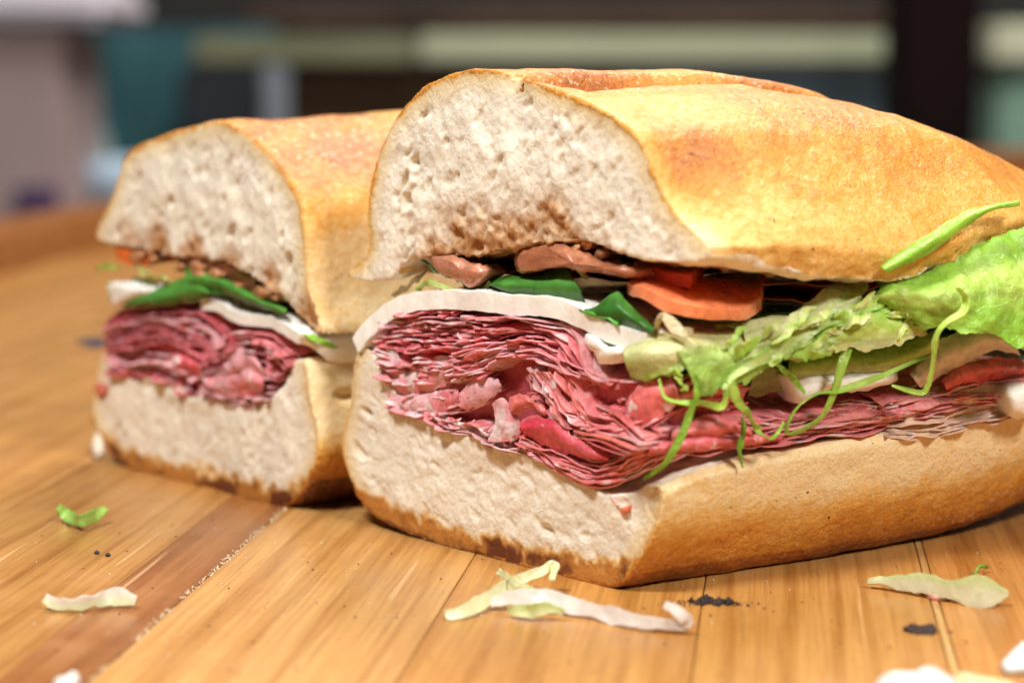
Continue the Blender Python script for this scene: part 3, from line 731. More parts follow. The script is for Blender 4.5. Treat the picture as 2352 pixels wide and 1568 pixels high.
family(H1, c2, [(660, 850), (800, 900), (950, 920), (1060, 980), (1200, 1000)], [(560, 850), (700, 900), (850, 970), (1000, 1040), (1200, 1095)], 3, (-2, 1), np.array((.64, .17, .12)), .3)
# broad folds that face the viewer
def fold(c, rows, o, base, fat, half=H1, ref='F', amp=.0011, thick=.00045, parent=near, nm='ham_slice', mat='ham', side=PINK, nv=16):
    R = [half.line(cp(c, r), oo, ref) for r, oo in zip(rows, o)]
    return sheet(nm, R, thick, MAT[mat], parent, 72, nv, amp=amp, freq=220, colfn=ham_col(base, fat, side), fray=.0014, taper=.85)
PALE = np.array((.90, .58, .62))
fold(c2, [[(430, 640), (560, 570), (700, 500), (840, 490)], [(440, 690), (580, 650), (720, 590), (850, 560)], [(470, 740), (600, 730), (740, 670), (860, 600)]], [-.5, .8, -.5], PALE, .3, amp=.0006)
fold(c2, [[(320, 450), (330, 560), (400, 700), (470, 790)], [(390, 440), (420, 560), (480, 680), (560, 790)], [(440, 450), (480, 570), (560, 660), (640, 760)]], [-2, 0, -1], PALE, .25, amp=.0006)
fold(c2, [[(440, 740), (560, 740), (700, 720), (830, 700)], [(460, 800), (570, 810), (700, 790), (830, 760)], [(540, 860), (620, 870), (720, 850), (830, 800)]], [0, .9, 0], PALE * 1.05, .3, amp=.0006)
fold(c2, [[(800, 790), (880, 700), (980, 640), (1090, 640)], [(840, 820), (930, 750), (1020, 690), (1100, 680)], [(880, 840), (980, 800), (1060, 740), (1110, 720)]], [0, 1.2, .2], PALE, .3, amp=.0006)
fold(c2, [[(1050, 800), (1080, 880), (1060, 970), (1040, 1040)], [(1110, 760), (1150, 860), (1140, 960), (1120, 1040)], [(1170, 800), (1210, 880), (1210, 960), (1190, 1030)]], [1.2, 2.2, .8], np.array((.95, .80, .80)), .5)
fold(c2, [[(1230, 930), (1330, 890), (1430, 880), (1500, 940), (1640, 1050), (1800, 1130)], [(1240, 960), (1340, 960), (1430, 980), (1520, 1040), (1650, 1110), (1790, 1150)], [(1250, 990), (1340, 1030), (1420, 1080), (1530, 1110), (1650, 1140), (1780, 1165)]], [2.4, 3.4, 1], DKR * 1.1, -.1, amp=.0006)
fold(c2, [[(1160, 830), (1180, 760), (1250, 740), (1380, 830)], [(1170, 845), (1210, 800), (1290, 790), (1390, 850)], [(1180, 860), (1240, 835), (1320, 830), (1400, 865)]], [2, 3, 2], np.array((0.78, 0.19, 0.16)), .0)
fold(c2, [[(1290, 600), (1350, 660), (1400, 780), (1440, 850)], [(1370, 590), (1420, 660), (1460, 770), (1500, 850)], [(1430, 600), (1480, 680), (1520, 780), (1590, 860)]], [1.5, 3, 1.5], np.array((0.78, 0.22, 0.20)), .12)
fold(c2, [[(1800, 990), (1850, 940), (1920, 920), (1990, 960)], [(1830, 1050), (1890, 1000), (1960, 990), (2020, 1010)], [(1860, 1100), (1930, 1080), (2000, 1060), (2060, 1040)]], [1, 3, 1], np.array((0.88, 0.35, 0.30)), .15)
# small torn curls between the folds
ZONE = crom(cp(c2, [(380, 330), (560, 250), (900, 270), (1300, 300), (1560, 400), (1680, 560), (1760, 720), (2000, 780), (2050, 950), (1850, 1120), (1650, 1220), (1450, 1130), (1250, 1000), (1000, 900), (750, 820), (500, 770), (400, 600)]), 60, closed=True)
def inside(p, Z):
    x, y = p; r = False
    for (a, b), (c, d) in zip(Z, np.roll(Z, -1, 0)):
        if (b > y) != (d > y) and x < (c - a) * (y - b) / (d - b) + a: r = not r
    return r
cnt = 0
while cnt < 0:
    p = np.array([rng.uniform(900, 1580), rng.uniform(690, 1130)])
    if not inside(p, ZONE): continue
    cnt += 1
    th_ = rng.normal(.25 if p[0] < 1250 else .8, .5); a = np.array([math.cos(th_), math.sin(th_)]); b = np.array([-a[1], a[0]])
    l, w_ = rng.uniform(30, 80), rng.uniform(6, 16)
    rw = [[tuple(p + a * l * k + b * (w_ * j + 3 * rng.normal()) + a * 0) for k in (-1, -.4, .3, 1)] for j in (-1, 0, 1)]
    f = np.clip((p[0] - 900) / 700, 0, 1); k = rng.random()
    bs = (PALE0 if k < .25 else PINK if k < .6 else RED) * rng.uniform(.85, 1.1)
    bs = bs * (1 - f * .0) + np.array((.06, .05, -.01)) * f
    R_ = [H1.line(r, [rng.uniform(-1, 2) + (1.6 if j == 1 else 0) for _ in r], 'F') for j, r in enumerate(rw)]
    sheet('ham_slice', R_, rng.uniform(.0006, .0011), MAT['ham'], near, 30, 9, amp=.0007, freq=220, colfn=ham_col(bs, .15 if k < .5 else .0), fray=.0012, taper=.6)
# side layers running along the loaf
SI = -NS
family(H1, c3, [(300, 1370), (560, 1335), (720, 1320), (1000, 1330), (1300, 1290), (1600, 1230)], [(0, 1560), (300, 1540), (560, 1520), (800, 1490), (1000, 1450), (1300, 1420), (1650, 1370)], 7, (-4, 0), np.array((.82, .22, .18)), .12, depth=.02, ref='S', inward=SI, tilt=(-.001, .005), wig=9)
fold(c3, [[(330, 1420), (480, 1355), (620, 1335), (720, 1380)], [(330, 1455), (500, 1400), (660, 1385), (780, 1420)], [(330, 1490), (500, 1455), (700, 1440), (860, 1455)]], [-1, 2, -1], np.array((0.85, 0.24, 0.21)), .1, ref='S')
fold(c3, [[(200, 1500), (420, 1450), (600, 1440), (900, 1430)], [(200, 1530), (420, 1490), (640, 1475), (940, 1450)], [(180, 1560), (440, 1530), (680, 1500), (980, 1465)]], [-2, 1.5, -2], np.array((0.78, 0.15, 0.15)), .1, ref='S')
fold(c3, [[(60, 1250), (120, 1180), (220, 1130), (330, 1120)], [(90, 1310), (170, 1250), (270, 1200), (360, 1180)], [(150, 1390), (230, 1360), (310, 1300), (370, 1230)]], [1, 2, .5], np.array((0.85, 0.19, 0.16)), .08, ref='W', amp=.0005)
family(H1, c3, [(850, 1290), (1000, 1290), (1300, 1260), (1600, 1200), (1720, 1140)], [(760, 1400), (1000, 1370), (1300, 1340), (1600, 1290), (1720, 1220)], 5, (-5, -2), np.array((.76, .42, .28)), .2, depth=.02, ref='S', inward=SI, side=np.array((.74, .50, .33)), wig=7, mat='turkey', lay=2, nm='turkey_slice')
family(H1, c3, [(950, 1440), (1200, 1420), (1500, 1400), (1800, 1440), (2000, 1400)], [(1000, 1490), (1200, 1480), (1500, 1460), (1800, 1470), (2000, 1420)], 3, (-5, -3), np.array((.66, .36, .15)), .05, depth=.02, ref='S', inward=SI, side=np.array((.66, .40, .18)), wig=8, mat='turkey', lay=2, nm='turkey_slice')
family(H1, c3, [(1500, 1260), (1800, 1180), (2100, 1110), (2430, 1090)], [(1500, 1340), (1800, 1290), (2100, 1230), (2430, 1190)], 4, (-2, 1), np.array((.88, .42, .34)), .2, depth=.02, ref='S', inward=SI, tilt=(-.001, .005), wig=8)
family(H1, c3, [(1600, 1300), (1850, 1250), (2100, 1190), (2430, 1160)], [(1560, 1450), (1850, 1440), (2050, 1395), (2430, 1270)], 5, (-1, 1.5), np.array((.86, .66, .46)), .2, depth=.02, ref='S', inward=SI, side=np.array((.84, .58, .40)), wig=9, mat='turkey', nm='turkey_slice', lay=3, tilt=(-.001, .006))
TK = np.array((.82, .64, .44))
fold(c3, [[(1640, 1290), (1750, 1190), (1900, 1170), (2100, 1120), (2380, 1130)], [(1660, 1360), (1800, 1290), (1950, 1270), (2130, 1220), (2380, 1200)], [(1640, 1440), (1830, 1440), (2000, 1390), (2150, 1330), (2380, 1280)]], [-3, -.5, -4], TK, .05, ref='S', mat='turkey', nm='turkey_slice', side=np.array((.80, .52, .38)), thick=.0009)
fold(c3, [[(1700, 1090), (1830, 930), (1980, 850), (2120, 820), (2260, 860)], [(1720, 1120), (1860, 1010), (2000, 930), (2150, 890), (2300, 920)], [(1750, 1160), (1890, 1090), (2030, 1010), (2180, 950), (2330, 980)]], [0, 3, 0], np.array((.86, .74, .58)), .1, ref='S', mat='turkey', nm='turkey_slice', side=np.array((.84, .62, .52)), thick=.0009)
fold(c3, [[(1880, 1130), (1950, 1050), (2080, 1005), (2250, 1000), (2390, 1030)], [(1890, 1150), (1990, 1090), (2120, 1060), (2280, 1050), (2390, 1070)], [(1900, 1170), (2000, 1140), (2150, 1125), (2300, 1100), (2390, 1110)]], [-1, 2, -1], np.array((0.78, 0.12, 0.11)), -.1, ref='S')

# white cheese arching over the ham
CH = np.array((.90, .88, .80))
ctop = [(165, 405), (200, 335), (290, 245), (400, 155), (520, 112), (700, 88), (900, 82), (1100, 95), (1300, 115), (1450, 137), (1560, 168), (1680, 232), (1850, 312), (1990, 362), (2080, 390)]
cbot = [(185, 445), (240, 400), (330, 310), (430, 240), (540, 205), (700, 178), (850, 190), (1000, 213), (1150, 225), (1350, 237), (1500, 268), (1620, 305), (1720, 370), (1840, 425), (1990, 440)]
mid = [((a[0] + b[0]) / 2, (a[1] + b[1]) / 2) for a, b in zip(ctop, cbot)]
th = [np.linalg.norm(H1.P(*c2(*a), 0, 'F') - H1.P(*c2(*b), 0, 'F')) for a, b in zip(ctop, cbot)]
Lm = H1.line(cp(c2, mid), 1.0, 'F')
sheet('cheese_slice', [Lm, Lm + EV * .006, Lm + EV * .016 - EZ * .001, Lm + EV * .035 - EZ * .002], float(np.mean(th)) * .97, MAT['cheese'], near, 150, 16, amp=.0004, freq=220, cols=[CH], taper=.95, fray=.00015, lump=.0002)
blob('cheese_chunk', H1, c2, [(1650, 350), (1720, 370), (1790, 430), (1890, 440), (1900, 500), (1830, 540), (1740, 545), (1700, 470), (1640, 410)], 0, .004, MAT['cheese'], near, CH, 'F', .0009)
blob('cheese_chunk', H1, c3, [(970, 1100), (1100, 1085), (1300, 1080), (1480, 1060), (1620, 1080), (1600, 1140), (1420, 1185), (1250, 1190), (1130, 1190), (1080, 1260), (1030, 1240), (1010, 1170)], -1, .005, MAT['cheese'], near, CH, 'S', .0011, SI)
blob('cheese_chunk', H1, c3, [(2240, 1180), (2330, 1140), (2420, 1160), (2430, 1320), (2300, 1330), (2240, 1260)], 4, .006, MAT['cheese'], near, CH, 'S', .0012, SI)

# tomato
def tomato(rows, o, thick, cols, half=H1, ref='W', parent=near, c=c3, lump=.0003):
    R = [half.line(cp(c, r), oo, ref) for r, oo in zip(rows, o)]
    return sheet('tomato_slice', R, thick, MAT['tomato'], parent, 44, 14, amp=.0003, freq=200, cols=cols, taper=.8, lump=lump)
def tomato_slice(half, c, rim, o, inward, depth, thick, cols, parent, ref='W', rise=.002, lump=.0002):
    L = half.line(cp(c, rim), o, ref)
    mid_ = L[len(L) // 2]
    rows = [L] + [mid_ + (L - mid_) * k + inward * depth * f + EZ * rise * f for k, f in ((.97, .15), (.9, .5), (.8, 1))]
    return sheet('tomato_slice', rows, thick, MAT['tomato'], parent, 60, 14, amp=.0003, freq=220, cols=cols, taper=.85, lump=lump, fray=.0016 if lump > .0005 else 0)
OR, RO = np.array((.84, .19, .035)), np.array((.70, .07, .018))
tomato_slice(H1, c3, [(75, 600), (160, 625), (290, 690), (440, 730), (600, 745), (745, 742), (845, 680)], [-4, -1, 2, 4, 4, 2, -3], EV * .7 + SI * .7, .024, .0027, [(.95, .30, .13), (.92, .17, .05), RO, RO], near, 'W', .0028)
tomato_slice(H1, c1, [(1950, 1400), (2080, 1440), (2200, 1475), (2320, 1490)], [-12, -10, -10, -12], EV * .7 + SI * .7, .02, .003, [RO, RO * .9], near, 'F', .001)
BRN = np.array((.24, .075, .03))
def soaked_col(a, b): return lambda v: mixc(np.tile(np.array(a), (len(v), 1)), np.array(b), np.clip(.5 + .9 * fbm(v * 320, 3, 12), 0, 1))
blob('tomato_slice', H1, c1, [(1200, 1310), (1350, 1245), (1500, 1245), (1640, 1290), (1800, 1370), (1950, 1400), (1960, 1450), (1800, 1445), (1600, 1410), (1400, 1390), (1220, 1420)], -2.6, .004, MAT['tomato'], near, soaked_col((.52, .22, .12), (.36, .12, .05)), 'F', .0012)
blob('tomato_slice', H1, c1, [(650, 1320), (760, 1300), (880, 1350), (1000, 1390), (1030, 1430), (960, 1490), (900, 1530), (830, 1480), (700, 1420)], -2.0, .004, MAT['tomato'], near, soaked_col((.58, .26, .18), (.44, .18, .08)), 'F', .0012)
blob('ham_scrap', H1, c2, [(1860, 1470), (1890, 1455), (1920, 1450), (1915, 1485), (1880, 1505)], .6, .001, MAT['ham'], near, (.85, .25, .14), 'F', .0003)
blob('ham_scrap', H1, c2, [(1800, 1390), (1815, 1388), (1850, 1440), (1842, 1448)], .6, .0008, MAT['ham'], near, (.92, .62, .56), 'F', .0002)
# soaked crumbs hanging under the top bread
for k in range(14):
    x = rng.uniform(520, 1800); y = np.interp(x, [480, 700, 1000, 1300, 1600, 1900], [1300, 1250, 1240, 1200, 1230, 1370]) + rng.uniform(-70, 70); r = rng.uniform(22, 60)
    col = np.array((.50, .25, .11)) * rng.uniform(.7, 1.35)
    blob('soaked_crumb', H1, c1, [(x + r * math.cos(a) * rng.uniform(.7, 1.4), y + r * .8 * math.sin(a) * rng.uniform(.6, 1.3)) for a in np.linspace(0, 6.28, 9)[:-1]], rng.uniform(-5.0, -3.6), .003, MAT['soaked'], near, col, 'F', .0009)

# basil
def leaf(c, rows, o, cols, half=H1, ref='W', parent=near, nm='basil_leaf', mat='basil', amp=.0008, thick=.00045, nu=84, nv=18, freq=160, fray=.0009):
    R = [half.line(cp(c, r), oo, ref) for r, oo in zip(rows, o)]
    cc = np.array([np.array(k, float) for k in cols]); cc = np.vstack([cc, cc]) if len(cc) == 1 else cc
    def veins(S, T, g, sd):
        x = np.linspace(0, 1, len(cc)); tt = np.clip(T + .22 * fbm(np.stack([S * 5 + sd, T * 3, S * 0], 1), 2, 3), 0, 1)
        k = np.stack([np.interp(tt, x, cc[:, j]) for j in range(3)], 1)
        st = fbm(np.stack([S * 2.2 + sd, T * 9 + .8 * fbm(np.stack([S * 4, T * 2, S * 0 + sd], 1), 2, 5), S * 0], 1), 3, 4)
        k = mixc(k, np.minimum(k * 1.25 + .10, .9).mean(0) * np.array((1, 1, .8)), sst(.15, .5, st) * (.35 if mat == 'lettuce' else .12))
        return k * (1 - .22 * sst(.1, .5, -st))[:, None]
    return sheet(nm, R, thick, MAT[mat], parent, nu, nv, amp=amp, freq=freq, colfn=veins, taper=.9, fray=fray)
BG, BL = np.array((.035, .15, .018)), np.array((.09, .30, .045))
leaf(c1, [[(560, 1330), (620, 1350), (690, 1410)], [(600, 1340), (660, 1380), (700, 1420)]], [-3, -2], [BG])
leaf(c2, [[(1030, 10), (1150, -20), (1300, -10), (1450, -40), (1530, -60)], [(1040, 40), (1180, 40), (1330, 50), (1480, 40), (1600, 60)], [(1060, 60), (1180, 95), (1330, 125), (1500, 150), (1640, 165)]], [-6, -1, -3], [BG, BL, BG], ref='F')
leaf(c2, [[(1590, 185), (1720, 172), (1840, 95), (1900, 150), (2000, 235), (2090, 310)], [(1610, 200), (1730, 215), (1850, 215), (1930, 250), (2010, 300), (2080, 330)], [(1640, 225), (1750, 260), (1850, 315), (1940, 345), (2000, 355), (2070, 360)]], [-2, 1.5, -1], [BL, BG, BG], ref='F')
leaf(c2, [[(1600, 190), (1700, 215), (1780, 215), (1860, 280)], [(1650, 215), (1720, 240), (1790, 255), (1850, 290)]], [1, 2], [BL * 1.6], ref='F')
leaf(c3, [[(1510, 530), (1560, 495), (1640, 488), (1700, 430), (1850, 370), (2000, 360)], [(1505, 560), (1580, 540), (1670, 500), (1760, 470), (1880, 420), (2000, 380)], [(1515, 582), (1600, 578), (1690, 520), (1780, 530), (1900, 480), (2010, 400)]], [2, 6, 4], [(.10, .30, .05), (.16, .42, .07), (.09, .28, .04)], ref='S', nm='lettuce_leaf', mat='lettuce')

# lettuce
LG, LY, LW, LD = np.array((.40, .72, .085)), np.array((.64, .84, .19)), np.array((.84, .84, .48)), np.array((.24, .52, .10))
leaf(c3, [[(1180, 845), (1330, 740), (1500, 630), (1640, 565), (1800, 515), (1990, 395), (2130, 320), (2440, 250), (2640, 420)],
          [(1185, 850), (1350, 745), (1510, 640), (1680, 610), (1850, 580), (2050, 490), (2200, 440), (2450, 400), (2660, 500)],
          [(1190, 855), (1360, 752), (1520, 655), (1700, 660), (1880, 660), (2080, 620), (2250, 600), (2450, 580), (2680, 600)],
          [(1195, 860), (1365, 762), (1510, 680), (1660, 742), (1800, 815), (2000, 832), (2200, 870), (2420, 960), (2660, 720)]],
     [[7, 8, 9, 10, 10, 10, 10, 10, 12], [7, 8.5, 11, 14, 16, 15, 15, 15, 13], [7, 9, 11, 15, 19, 20, 20, 20, 14], [7, 8, 10, 13, 16, 20, 22, 23, 15]], [LG, LG * 1.05, LY, LG, LG], ref='S', nm='lettuce_leaf', mat='lettuce', amp=.0016, nu=130, nv=60, thick=.0004, freq=210, fray=.0016)
leaf(c3, [[(985, 960), (1150, 862), (1320, 772), (1460, 695), (1620, 745), (1820, 822)], [(985, 985), (1130, 925), (1300, 855), (1480, 800), (1650, 815), (1800, 830)], [(990, 1000), (1080, 1000), (1240, 962), (1350, 940), (1520, 940), (1660, 900), (1790, 835)]],
     [[6, 7, 8, 9, 10, 12], [6.5, 8.5, 10, 11, 12, 12.5], [6, 8, 9.5, 10, 11, 12, 12]], [LG * 1.05, LY, LW], ref='S', nm='lettuce_leaf', mat='lettuce', amp=.0008, nu=110, nv=30, thick=.0004, freq=260, fray=.0016)
leaf(c3, [[(740, 830), (880, 770), (1000, 760), (1120, 680), (1270, 590), (1450, 560)], [(750, 900), (880, 860), (1020, 820), (1180, 730), (1330, 640), (1455, 575)], [(760, 960), (900, 935), (1060, 855), (1250, 755), (1400, 645), (1460, 590)]],
     [[-3, -1, 1, 1, -1, -4], [1, 3, 5, 5, 3, 0], [2, 4, 5, 5, 4, 1]], [LW * .9, LW, LY], ref='W', nm='lettuce_leaf', mat='lettuce', amp=.0014, nu=90, nv=22, thick=.0008, fray=.0012)
leaf(c3, [[(1530, 475), (1650, 385), (1850, 262), (2000, 172), (2150, 122), (2322, 100)], [(1545, 490), (1690, 405), (1860, 300), (2000, 205), (2150, 138), (2322, 106)], [(1560, 505), (1725, 425), (1875, 345), (2005, 242), (2150, 154), (2324, 114)]], [14, 17, 16], [LG * .85, LG * 1.15, LG * .8], ref='S', nm='lettuce_leaf', mat='lettuce', amp=.0004, nu=60, nv=14)
leaf(c3, [[(55, 925), (180, 882), (350, 862), (520, 870), (760, 880)], [(60, 985), (200, 965), (350, 955), (500, 925), (750, 915)], [(105, 1105), (200, 1118), (330, 1080), (420, 1030), (560, 960)]],
     [[-3, -2, -2, -2, -3], [4, 4, 4, 3, 0], [1, 2, 4, 5, 4]], [LW * np.array((1, .93, .78)), LW, LY * .9], ref='W', nm='lettuce_leaf', mat='lettuce', amp=.0008, nu=90, nv=22, thick=.0012, fray=.0014)
leaf(c3, [[(360, 965), (500, 930), (700, 925), (960, 900)], [(420, 1060), (540, 1060), (690, 1020), (910, 980)], [(465, 1180), (560, 1185), (640, 1160), (840, 1080)]],
     [[5, 6, 6, 7], [6, 7, 7.5, 7.5], [6, 6.5, 7, 7]], [(.60, .76, .26), (.46, .72, .14), (.44, .68, .14)], ref='W', nm='lettuce_leaf', mat='lettuce', amp=.0007, freq=260, nu=100, nv=28, fray=.002)
leaf(c3, [[(1000, 1020), (1250, 960), (1500, 945), (1720, 900), (1870, 830)], [(1005, 1060), (1250, 1020), (1500, 1010), (1720, 960), (1860, 880)], [(1010, 1095), (1250, 1080), (1500, 1060), (1660, 1030), (1850, 930)]], [0, 3, 1], [LG * .85, LY, (.80, .76, .48)], ref='S', nm='lettuce_leaf', mat='lettuce', amp=.0006, thick=.0012)
leaf(c3, [[(790, 1090), (850, 1040), (930, 1060), (1000, 1100)], [(770, 1210), (850, 1200), (930, 1190), (1010, 1200)]], [-4, -5], [(.55, .55, .26), (.42, .36, .18)], ref='S', nm='lettuce_leaf', mat='lettuce', amp=.0006)
def shred(c, pts, o, w, cols,  half=H1, ref='W', parent=near, nm='lettuce_shred', thick=.0003, twist=2.0, nu=70, amp=.0002):
    return strip(nm, half.line(cp(c, pts), o, ref), [x * (.78 if nm == 'lettuce_shred' else 1) / 1000 for x in w], thick, MAT['lettuce' if nm == 'lettuce_shred' else 'ham'], parent, nu=nu, cols=cols, twist=twist, amp=amp, freq=300, taper=.7)
shred(c3, [(470, 1080), (480, 1190), (440, 1300), (390, 1430), (320, 1560), (270, 1620), (170, 1690)], [8, 8, 7, 6, 5, 4.5, 3], [1.5, 2.2, 2.0, 1.9, 1.8, 1.5, .5], [LG * .75, LG * .95, LG * .75])
shred(c3, [(1456, 680), (1280, 765), (1127, 845), (973, 933), (830, 1010), (687, 1098), (621, 1175)], [11, 10, 9, 8.5, 8.5, 9, 9], [1.5, 3, 3.2, 3.0, 3.2, 2.4, 1.0], [(.50, .74, .18), (.76, .84, .38), (.54, .76, .20)], nu=90)
shred(c3, [(1420, 650), (1200, 760), (1040, 840), (900, 920), (740, 980)], [8, 7, 7, 7, 7], [1.0, 2.4, 2.6, 2.2, 1.0], [LW, (.70, .76, .40)], nu=80)
shred(c3, [(255, 1115), (290, 1220), (370, 1250), (500, 1255), (610, 1275), (640, 1225), (640, 1170), (690, 1120)], [4, 5, 6, 7, 8, 9, 9, 8], [.6, 1.1, 1.3, 1.3, 1.5, 1.6, 1.4, 1.6], [LY, LG])
shred(c3, [(660, 1110), (700, 1230), (760, 1310), (820, 1400), (890, 1460), (940, 1420), (972, 1365)], [9, 9, 8, 7, 7, 8, 8], [2.2, 2.6, 2.4, 2.0, 1.8, 1.5, .7], [LG, LY, LG])
shred(c3, [(735, 1330), (742, 1420), (722, 1500), (725, 1570), (735, 1625)], [5, 4, 4, 3, 3], [1.2, 1.8, 1.8, 1.4, .6], [LG * .6, LG * .8])
shred(c3, [(930, 1030), (1010, 1100), (1095, 1195)], [6, 6, 6], [1.2, 1.5, .8], [LG])
shred(c3, [(1335, 940), (1295, 1080), (1260, 1200), (1190, 1330), (1090, 1400), (1000, 1430), (995, 1370), (1060, 1270), (1160, 1205), (1290, 1180), (1500, 1112), (1700, 1025), (1810, 980)], [9, 9, 8, 7, 6, 6, 7, 8, 8, 8, 8, 8, 7], [2.4, 2.6, 2.4, 2.4, 2.0, 1.8, 1.6, 1.5, 1.6, 1.6, 1.4, 1.2, .8], [LG, LY * .95, LG], nu=110)
shred(c3, [(1970, 590), (2015, 650), (2000, 730), (1900, 795), (1845, 880), (1825, 1050), (1795, 1165), (1750, 1195), (1590, 1155)], [25, 25, 25, 24, 22, 17, 13, 11, 9], [1.4, 2.6, 2.0, 2.4, 2.0, 1.9, 1.6, 1.7, .7], [LY, LY * 1.1, LY], nu=100)
shred(c3, [(350, 1055), (372, 1110), (405, 1185)], [5, 5, 5], [1.4, 2.0, 1.8], [LY])
shred(c2, [(1660, 0), (1620, -40), (1600, -80), (1680, -110), (1780, -60), (1850, -30)], [-3, -2, -1, -1, -2, -3], [1.2, 1.4, 1.3, 1.4, 1.6, 1.5], [(.62, .50, .26), (.55, .52, .24)], ref='F')
shred(c2, [(2090, 360), (2110, 280), (2150, 240), (2240, 330), (2330, 350)], [-2, 0, 0, -1, -2], [1.0, 1.5, 2.6, 3.2, 2.4], [(.72, .58, .38), (.70, .60, .36)], ref='F')
shred(c2, [(560, 75), (640, 30), (740, 55), (820, 85)], [-2, 0, 0, -2], [1.2, 1.8, 1.8, 1.2], [(.62, .62, .28), LY])
shred(c2, [(420, 110), (520, 40), (600, -20), (650, -80)], [-6, -5, -5, -6], [1.5, 2.0, 2.2, 1.6], [(.62, .48, .26)])
shred(c2, [(1040, 20), (1000, 60), (900, 70), (860, 20)], [-3, -3, -4, -4], [1.2, 1.6, 1.6, 1.0], [(.20, .30, .06)])
shred(c3, [(580, 820), (680, 810), (760, 840), (820, 870)], [-5, -3, -2, -2], [1.0, 1.4, 1.8, 1.4], [LY * .8])
for k in range(40):
    x = rng.uniform(560, 1800); y = np.interp(x, [560, 900, 1300, 1750], [960, 900, 800, 760]) + rng.uniform(-60, 150); l = rng.uniform(90, 330); a = rng.normal(-.45, .22)
    p = [(x + l * f * math.cos(a) + rng.normal(0, 8), y + l * f * math.sin(a) + rng.normal(0, 12)) for f in (0, .35, .7, 1)]
    o0 = np.interp(x, [560, 1000, 1750], [7, 8.5, 11]) + rng.uniform(-1, 1.5); cl = rng.choice(3)
    shred(c3, p, [o0, o0 + rng.uniform(0, 2), o0 + rng.uniform(0, 2), o0], [.6, rng.uniform(1.2, 3.6), rng.uniform(1.2, 3.2), .6], [(LG, LY, LW)[cl] * rng.uniform(.85, 1.05), (LY, LW, LY)[cl]], nu=50, twist=1.5)
# what lies deeper between the two breads
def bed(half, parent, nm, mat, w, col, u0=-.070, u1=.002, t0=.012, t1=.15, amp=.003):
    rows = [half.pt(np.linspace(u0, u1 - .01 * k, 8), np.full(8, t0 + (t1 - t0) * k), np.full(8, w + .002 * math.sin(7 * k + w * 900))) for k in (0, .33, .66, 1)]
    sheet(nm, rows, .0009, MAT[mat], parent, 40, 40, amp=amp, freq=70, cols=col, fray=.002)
for w_, c_, n_, m_ in ((.030, [RED], 'ham_slice', 'ham'), (.034, [PINK], 'ham_slice', 'ham'), (.038, [CH * .95], 'cheese_slice', 'cheese'), (.042, [LD, LG], 'lettuce_leaf', 'lettuce'), (.046, [BG], 'basil_leaf', 'basil'), (.050, [LD * .8], 'lettuce_leaf', 'lettuce'), (.0535, [RO * .5], 'tomato_slice', 'tomato'), (.057, [RO * .4], 'tomato_slice', 'tomato')):  # dark lettuce and tomato sheets added; the gap's shade put in their colour
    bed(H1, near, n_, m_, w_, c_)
for w_, c_, n_, m_ in ((.032, [RED], 'ham_slice', 'ham'), (.037, [CH * .95], 'cheese_slice', 'cheese'), (.041, [LD], 'lettuce_leaf', 'lettuce'), (.045, [BG], 'basil_leaf', 'basil')):
    bed(H2, far, n_, m_, w_, c_, t1=.13)
# torn meat fibres and fat along the lower edge
for k in range(22):
    x = rng.uniform(420, 1880); y = np.interp(x, [420, 560, 900, 1100, 1300, 1560, 1750, 1900], [780, 860, 960, 1050, 1100, 1240, 1310, 1260]) + rng.uniform(-40, 25)
    a = rng.uniform(-.9, 1.2); l = rng.uniform(30, 95)
    shred(c2, [(x, y), (x + l * .5 * math.cos(a) + rng.uniform(-12, 12), y + l * .5 * math.sin(a)), (x + l * math.cos(a), y + l * math.sin(a))], [.6, 1.4, .6], [.3, .8, .25], [PALE * rng.uniform(.8, 1.1), PINK], nu=14, nm='ham_fibre', ref='F')
for k in range(16):
    x = rng.uniform(380, 2000); y = np.interp(x, [380, 700, 1100, 1500, 2000], [300, 280, 300, 400, 680]) + rng.uniform(0, 1) * np.interp(x, [380, 700, 1100, 1500, 2000], [430, 560, 650, 780, 400])
    a = rng.uniform(-.7, .9); l = rng.uniform(30, 90)
    shred(c2, [(x, y), (x + l * .5 * math.cos(a) + rng.uniform(-14, 14), y + l * .5 * math.sin(a) + rng.uniform(-14, 14)), (x + l * math.cos(a), y + l * math.sin(a))], [.2, 1.4, .2], [.3, .9, .3], [FAT * rng.uniform(.75, .95), PINK], nu=20, nm='ham_fibre', ref='F')
adopt(near)

# ------------------------------------------------------------------ fillings of the farther half
DK = np.array((.54, .014, .038)); DKP = np.array((.80, .12, .16))
blob('ham_pile', H2, c6, [(190, 420), (300, 350), (500, 335), (720, 320), (830, 390), (900, 470), (1050, 480), (1190, 560), (1230, 640), (1180, 760), (1080, 850), (960, 880), (720, 840), (620, 800), (500, 740), (230, 700), (175, 590)], -5, .004, MAT['ham'], far, ham_vcol(DK * .6, -.2), 'F', .0012)  # core colour darkened to stand for shade between the slices
family(H2, c6, [(180, 420), (300, 360), (500, 345), (720, 330), (820, 400), (890, 500)], [(170, 600), (300, 560), (480, 540), (640, 560), (740, 640), (760, 700)], 7, (-3, 1.5), DK, .12, parent=far, side=DKP, nu=44)
family(H2, c6, [(170, 600), (300, 580), (420, 590), (560, 620), (680, 690)], [(220, 700), (350, 720), (480, 740), (600, 800), (700, 830)], 5, (-3, 1), DKP, .2, parent=far, side=DKP, nu=44)
family(H2, c6, [(900, 480), (1050, 480), (1180, 560), (1240, 620)], [(770, 640), (850, 600), (1000, 620), (1180, 720)], 4, (-3, 1), np.array((.62, .08, .09)), .2, parent=far, nu=44)
family(H2, c6, [(740, 720), (850, 680), (1000, 680), (1150, 740)], [(720, 840), (850, 870), (980, 885), (1090, 850)], 4, (-3, 1), PALE, .3, parent=far, nu=44)
